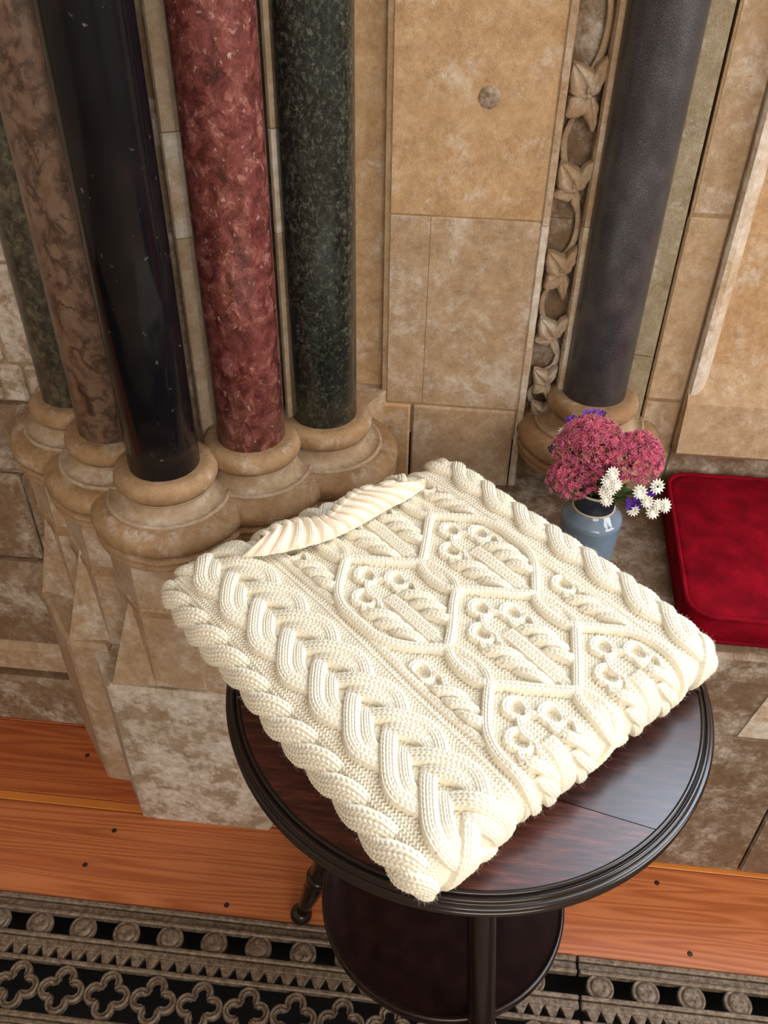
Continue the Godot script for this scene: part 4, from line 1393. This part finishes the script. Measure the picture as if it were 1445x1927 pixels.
func build_flowers() -> void:
	var mouth := VASE + Vector3(0, 0.14, 0)
	var floret := sedum_floret()
	var r := RandomNumberGenerator.new()
	r.seed = 99
	# heads: centre, radii, label, lean
	var heads := [
		[Vector3(0.1745, 0.7330, -0.945), Vector3(0.038, 0.029, 0.034), 520, "bright pink sedum head at the top left of the bunch, the tallest"],
		[Vector3(0.2250, 0.7160, -0.942), Vector3(0.039, 0.033, 0.036), 600, "large pink sedum head on the right of the bunch, nearest the red cushion"],
		[Vector3(0.1530, 0.6860, -0.926), Vector3(0.028, 0.023, 0.026), 230, "small dusky pink sedum head low on the left, over the vase rim"],
		[Vector3(0.1890, 0.6920, -0.926), Vector3(0.026, 0.022, 0.024), 200, "dark pink sedum head low in the middle, left of the white daisies"],
		[Vector3(0.1550, 0.7160, -0.948), Vector3(0.027, 0.023, 0.024), 200, "shaded pink sedum head on the left, tucked under the tallest one"],
	]
	for h in heads:
		var o := thing("sedum_flower", h[3], "flower", "pink sedum heads in the vase")
		o.position = mouth
		var c: Vector3 = h[0] - mouth
		var rad: Vector3 = h[1]
		part("stem", tube(spline([Vector3(c.x * 0.05, -0.10, c.z * 0.05), Vector3(c.x * 0.2, 0.0, c.z * 0.2), c * 0.6 + Vector3(0, 0.006, 0), c - Vector3(0, rad.y * 0.4, 0)], 6), range(19).map(func(_x): return 0.0019), 8), M.stem, o)
		var branch := begin()
		branch.set_smooth_group(0)
		for k in 14:
			var d := Vector3(r.randf_range(-1, 1), r.randf_range(0.0, 1.0), r.randf_range(-1, 1)).normalized()
			add_tube(branch, [c - Vector3(0, rad.y * 0.5, 0), c + d * rad * 0.45, c + d * rad * 0.92], [0.0013, 0.001, 0.0007], 5)
		branch.generate_normals()
		part("branches", branch.commit(), M.stem, o)
		var xf := []
		var cols := []
		# lumpy dome: florets gather in small sprays
		var lumps := []
		for k in 16:
			lumps.append(Vector3(r.randf_range(-1, 1), r.randf_range(-0.5, 1.0), r.randf_range(-1, 1)).normalized())
		for k in h[2]:
			var d := Vector3(r.randfn(), r.randfn() + 0.35, r.randfn()).normalized()
			if d.y < -0.55:
				d.y = -d.y
			var near := -1.0
			for l in lumps:
				near = maxf(near, d.dot(l))
			var bump := 0.84 + 0.20 * smoothstep(0.72, 0.97, near) - (0.12 if k % 5 == 0 else 0.0)
			var p: Vector3 = c + d * rad * bump
			var n := (d + Vector3(r.randf_range(-0.35, 0.35), r.randf_range(-0.1, 0.45), r.randf_range(-0.35, 0.35))).normalized()
			var x := n.cross(Vector3(r.randf_range(-1, 1), r.randf_range(-1, 1), r.randf_range(-1, 1))).normalized()
			var s := r.randf_range(1.0, 1.45)
			xf.append(Transform3D(Basis(x * s, n * s, x.cross(n) * s), p))
			var tone := r.randf_range(0.75, 1.3)
			cols.append(Color(tone, tone * r.randf_range(0.7, 1.2), tone * r.randf_range(0.85, 1.2)))
		scatter("florets", floret, M.sedum, o, xf, cols)
	# white everlastings
	var white := everlasting()
	var sprigs := [
		["white everlasting sprig in the middle of the bunch, between the pink heads", [[0.1985, 0.7195, -0.899], [0.1945, 0.7085, -0.897], [0.2045, 0.7060, -0.895], [0.1990, 0.6985, -0.893], [0.1915, 0.6945, -0.893], [0.1970, 0.6830, -0.892]]],
		["white everlasting sprig leaning right over the red cushion", [[0.2380, 0.6900, -0.905], [0.2590, 0.6950, -0.913], [0.2500, 0.6760, -0.905], [0.2640, 0.6720, -0.905], [0.2590, 0.6625, -0.902], [0.2730, 0.6700, -0.907], [0.2340, 0.6640, -0.900]]],
		["white everlasting flower peeping out behind the pink heads on the left", [[0.1400, 0.7350, -0.960]]],
	]
	for s in sprigs:
		var o := thing("everlasting_flower", s[0], "flower")
		o.position = mouth
		for q in s[1]:
			var p := Vector3(q[0], q[1], q[2]) - mouth
			part("stalk", tube(spline([Vector3(p.x * 0.1, -0.05, p.z * 0.1), Vector3(p.x * 0.35, 0.004, p.z * 0.4), p * 0.85 - Vector3(0, 0.004, 0), p], 5), range(16).map(func(_x): return 0.0008), 6), M.stem, o)
			var n := Vector3(p.x * 4.0 + r.randf_range(-0.3, 0.3), 0.55, 0.75 + r.randf_range(-0.25, 0.35)).normalized()
			var x := n.cross(Vector3.RIGHT.rotated(Vector3.UP, r.randf())).normalized()
			var k := r.randf_range(1.1, 1.45)
			var fl := part("flower_head", white, M.petal_white, o, Transform3D(Basis(x * k, n * k, x.cross(n) * k), p))
			part("eye", lathe([Vector2(0.0001, 0.0030), Vector2(0.0010, 0.0028), Vector2(0.0014, 0.0018)], 8), M.flower_eye if r.randf() < 0.3 else M.petal_white, fl)
	# purple statice
	var purple := statice()
	for s in [
		["purple statice sprig low on the right of the bunch", [[0.2250, 0.6770, -0.902], [0.2310, 0.6740, -0.900], [0.2365, 0.6720, -0.902], [0.2280, 0.6690, -0.900], [0.2400, 0.6665, -0.903], [0.2340, 0.6800, -0.902], [0.2300, 0.6655, -0.901]]],
		["purple statice sprig at the right edge among the white flowers", [[0.2510, 0.6860, -0.910], [0.2560, 0.6840, -0.912], [0.2530, 0.6910, -0.913]]],
		["purple statice sprig showing above the tallest pink head", [[0.1640, 0.7600, -0.968], [0.1720, 0.7625, -0.970], [0.1800, 0.7620, -0.970], [0.1860, 0.7595, -0.970]]],
		["purple statice sprig at the upper left edge of the bunch", [[0.1430, 0.7520, -0.962], [0.1465, 0.7480, -0.960], [0.1490, 0.7540, -0.963]]],
		["withered dark statice sprig at the left edge of the bunch", [[0.1255, 0.7180, -0.945], [0.1290, 0.7160, -0.944], [0.1310, 0.7200, -0.946]]],
	]:
		var o := thing("statice_flower", s[0], "flower")
		o.position = mouth
		var withered: bool = s[0].begins_with("withered")
		for q in s[1]:
			var p := Vector3(q[0], q[1], q[2]) - mouth
			part("stalk", tube(spline([Vector3(p.x * 0.1, -0.05, p.z * 0.1), Vector3(p.x * 0.4, 0.0, p.z * 0.3), p * 0.8, p], 4), range(13).map(func(_x): return 0.0007), 6), M.stem, o)
			var n := Vector3(r.randf_range(-0.5, 0.5), 0.7, r.randf_range(0.2, 0.9)).normalized()
			var x := n.cross(Vector3.RIGHT).normalized()
			var k := r.randf_range(0.85, 1.2)
			part("floret", purple, M.glaze_dark if withered else M.petal_purple, o, Transform3D(Basis(x * k, n * k, x.cross(n) * k), p))
	# leaves at the mouth of the vase
	for l in [[Vector3(0.034, 0.010, 0.030), 0.012], [Vector3(-0.012, 0.012, 0.030), 0.010], [Vector3(0.052, 0.006, 0.020), 0.007]]:
		var o := thing("leaf_spray", ["green leaf under the white daisies at the vase mouth", "small green leaf over the left of the vase rim", "narrow green leaf pointing right from the vase mouth"][int(l[1] < 0.011) + int(l[1] < 0.008)], "leaf")
		o.position = mouth
		var tipv: Vector3 = l[0]
		var pos := PackedVector3Array()
		var side := tipv.cross(Vector3.UP).normalized()
		for j in 7:
			var t := 2.0 * j / 6.0 - 1.0
			for i in 13:
				var s := i / 12.0
				var w: float = l[1] * sin(PI * pow(s, 0.8)) + 0.0008
				pos.append(tipv * s + Vector3(0, 0.010 * sin(PI * s) + 0.003 * absf(t), 0) + side * t * w)
		part("blade", grid_mesh(pos, 13, 7, true), M.leaf, o)
		part("stalk", tube([tipv * -0.3 + Vector3(0, -0.03, 0), Vector3.ZERO, tipv * 0.5 + Vector3(0, 0.0085, 0)], [0.001, 0.001, 0.0005], 6), M.stem, o)

func everlasting() -> ArrayMesh:
	# papery pointed bracts in three tiers
	var st := begin()
	for tier in [[13, 0.0078, 0.0016, 0.0014], [11, 0.0062, 0.0030, 0.0013], [8, 0.0040, 0.0042, 0.0011]]:
		for k in tier[0]:
			var a: float = TAU * (k + 0.37 * tier[1] * 1000.0) / tier[0]
			var d := Vector3(cos(a), 0, sin(a))
			var s: Vector3 = Vector3(-sin(a), 0, cos(a)) * tier[3]
			var b := d * 0.0008
			var m: Vector3 = d * tier[1] * 0.55 + Vector3.UP * tier[2] * 0.7
			var e: Vector3 = d * tier[1] + Vector3.UP * tier[2]
			var up := Vector3.UP * 0.0004
			for q in [b, m - s + up, m, b, m, m + s + up, m - s + up, e, m, m, e, m + s + up, b - up * 2.0, m - s - up, e, b - up * 2.0, e, m + s - up]:
				st.add_vertex(q)
	for q in lathe_points(0.0030, 0.0030):
		st.add_vertex(q)
	st.generate_normals()
	return st.commit()

func lathe_points(r: float, h: float) -> Array:
	var o := []
	for k in 10:
		var a := TAU * k / 10
		var b := TAU * (k + 1) / 10
		o += [Vector3(0, h, 0), Vector3(cos(a) * r, h * 0.3, sin(a) * r), Vector3(cos(b) * r, h * 0.3, sin(b) * r)]
	return o

func statice() -> ArrayMesh:
	# a papery funnel with five frilled lobes
	var st := begin()
	for k in 5:
		var a := TAU * k / 5
		var d := Vector3(cos(a), 0, sin(a))
		var s := Vector3(-sin(a), 0, cos(a))
		var rim := [d * 0.0034 - s * 0.0018 + Vector3.UP * 0.0026, d * 0.0046 - s * 0.0008 + Vector3.UP * 0.0022, d * 0.0042 + Vector3.UP * 0.0029, d * 0.0046 + s * 0.0009 + Vector3.UP * 0.0022, d * 0.0034 + s * 0.0018 + Vector3.UP * 0.0026]
		for i in 4:
			for q in [Vector3(0, -0.001, 0) + d * 0.0004, rim[i], rim[i + 1], Vector3(0, -0.002, 0) + d * 0.0006, rim[i + 1] - Vector3.UP * 0.0004, rim[i] - Vector3.UP * 0.0004]:
				st.add_vertex(q)
	st.generate_normals()
	return st.commit()
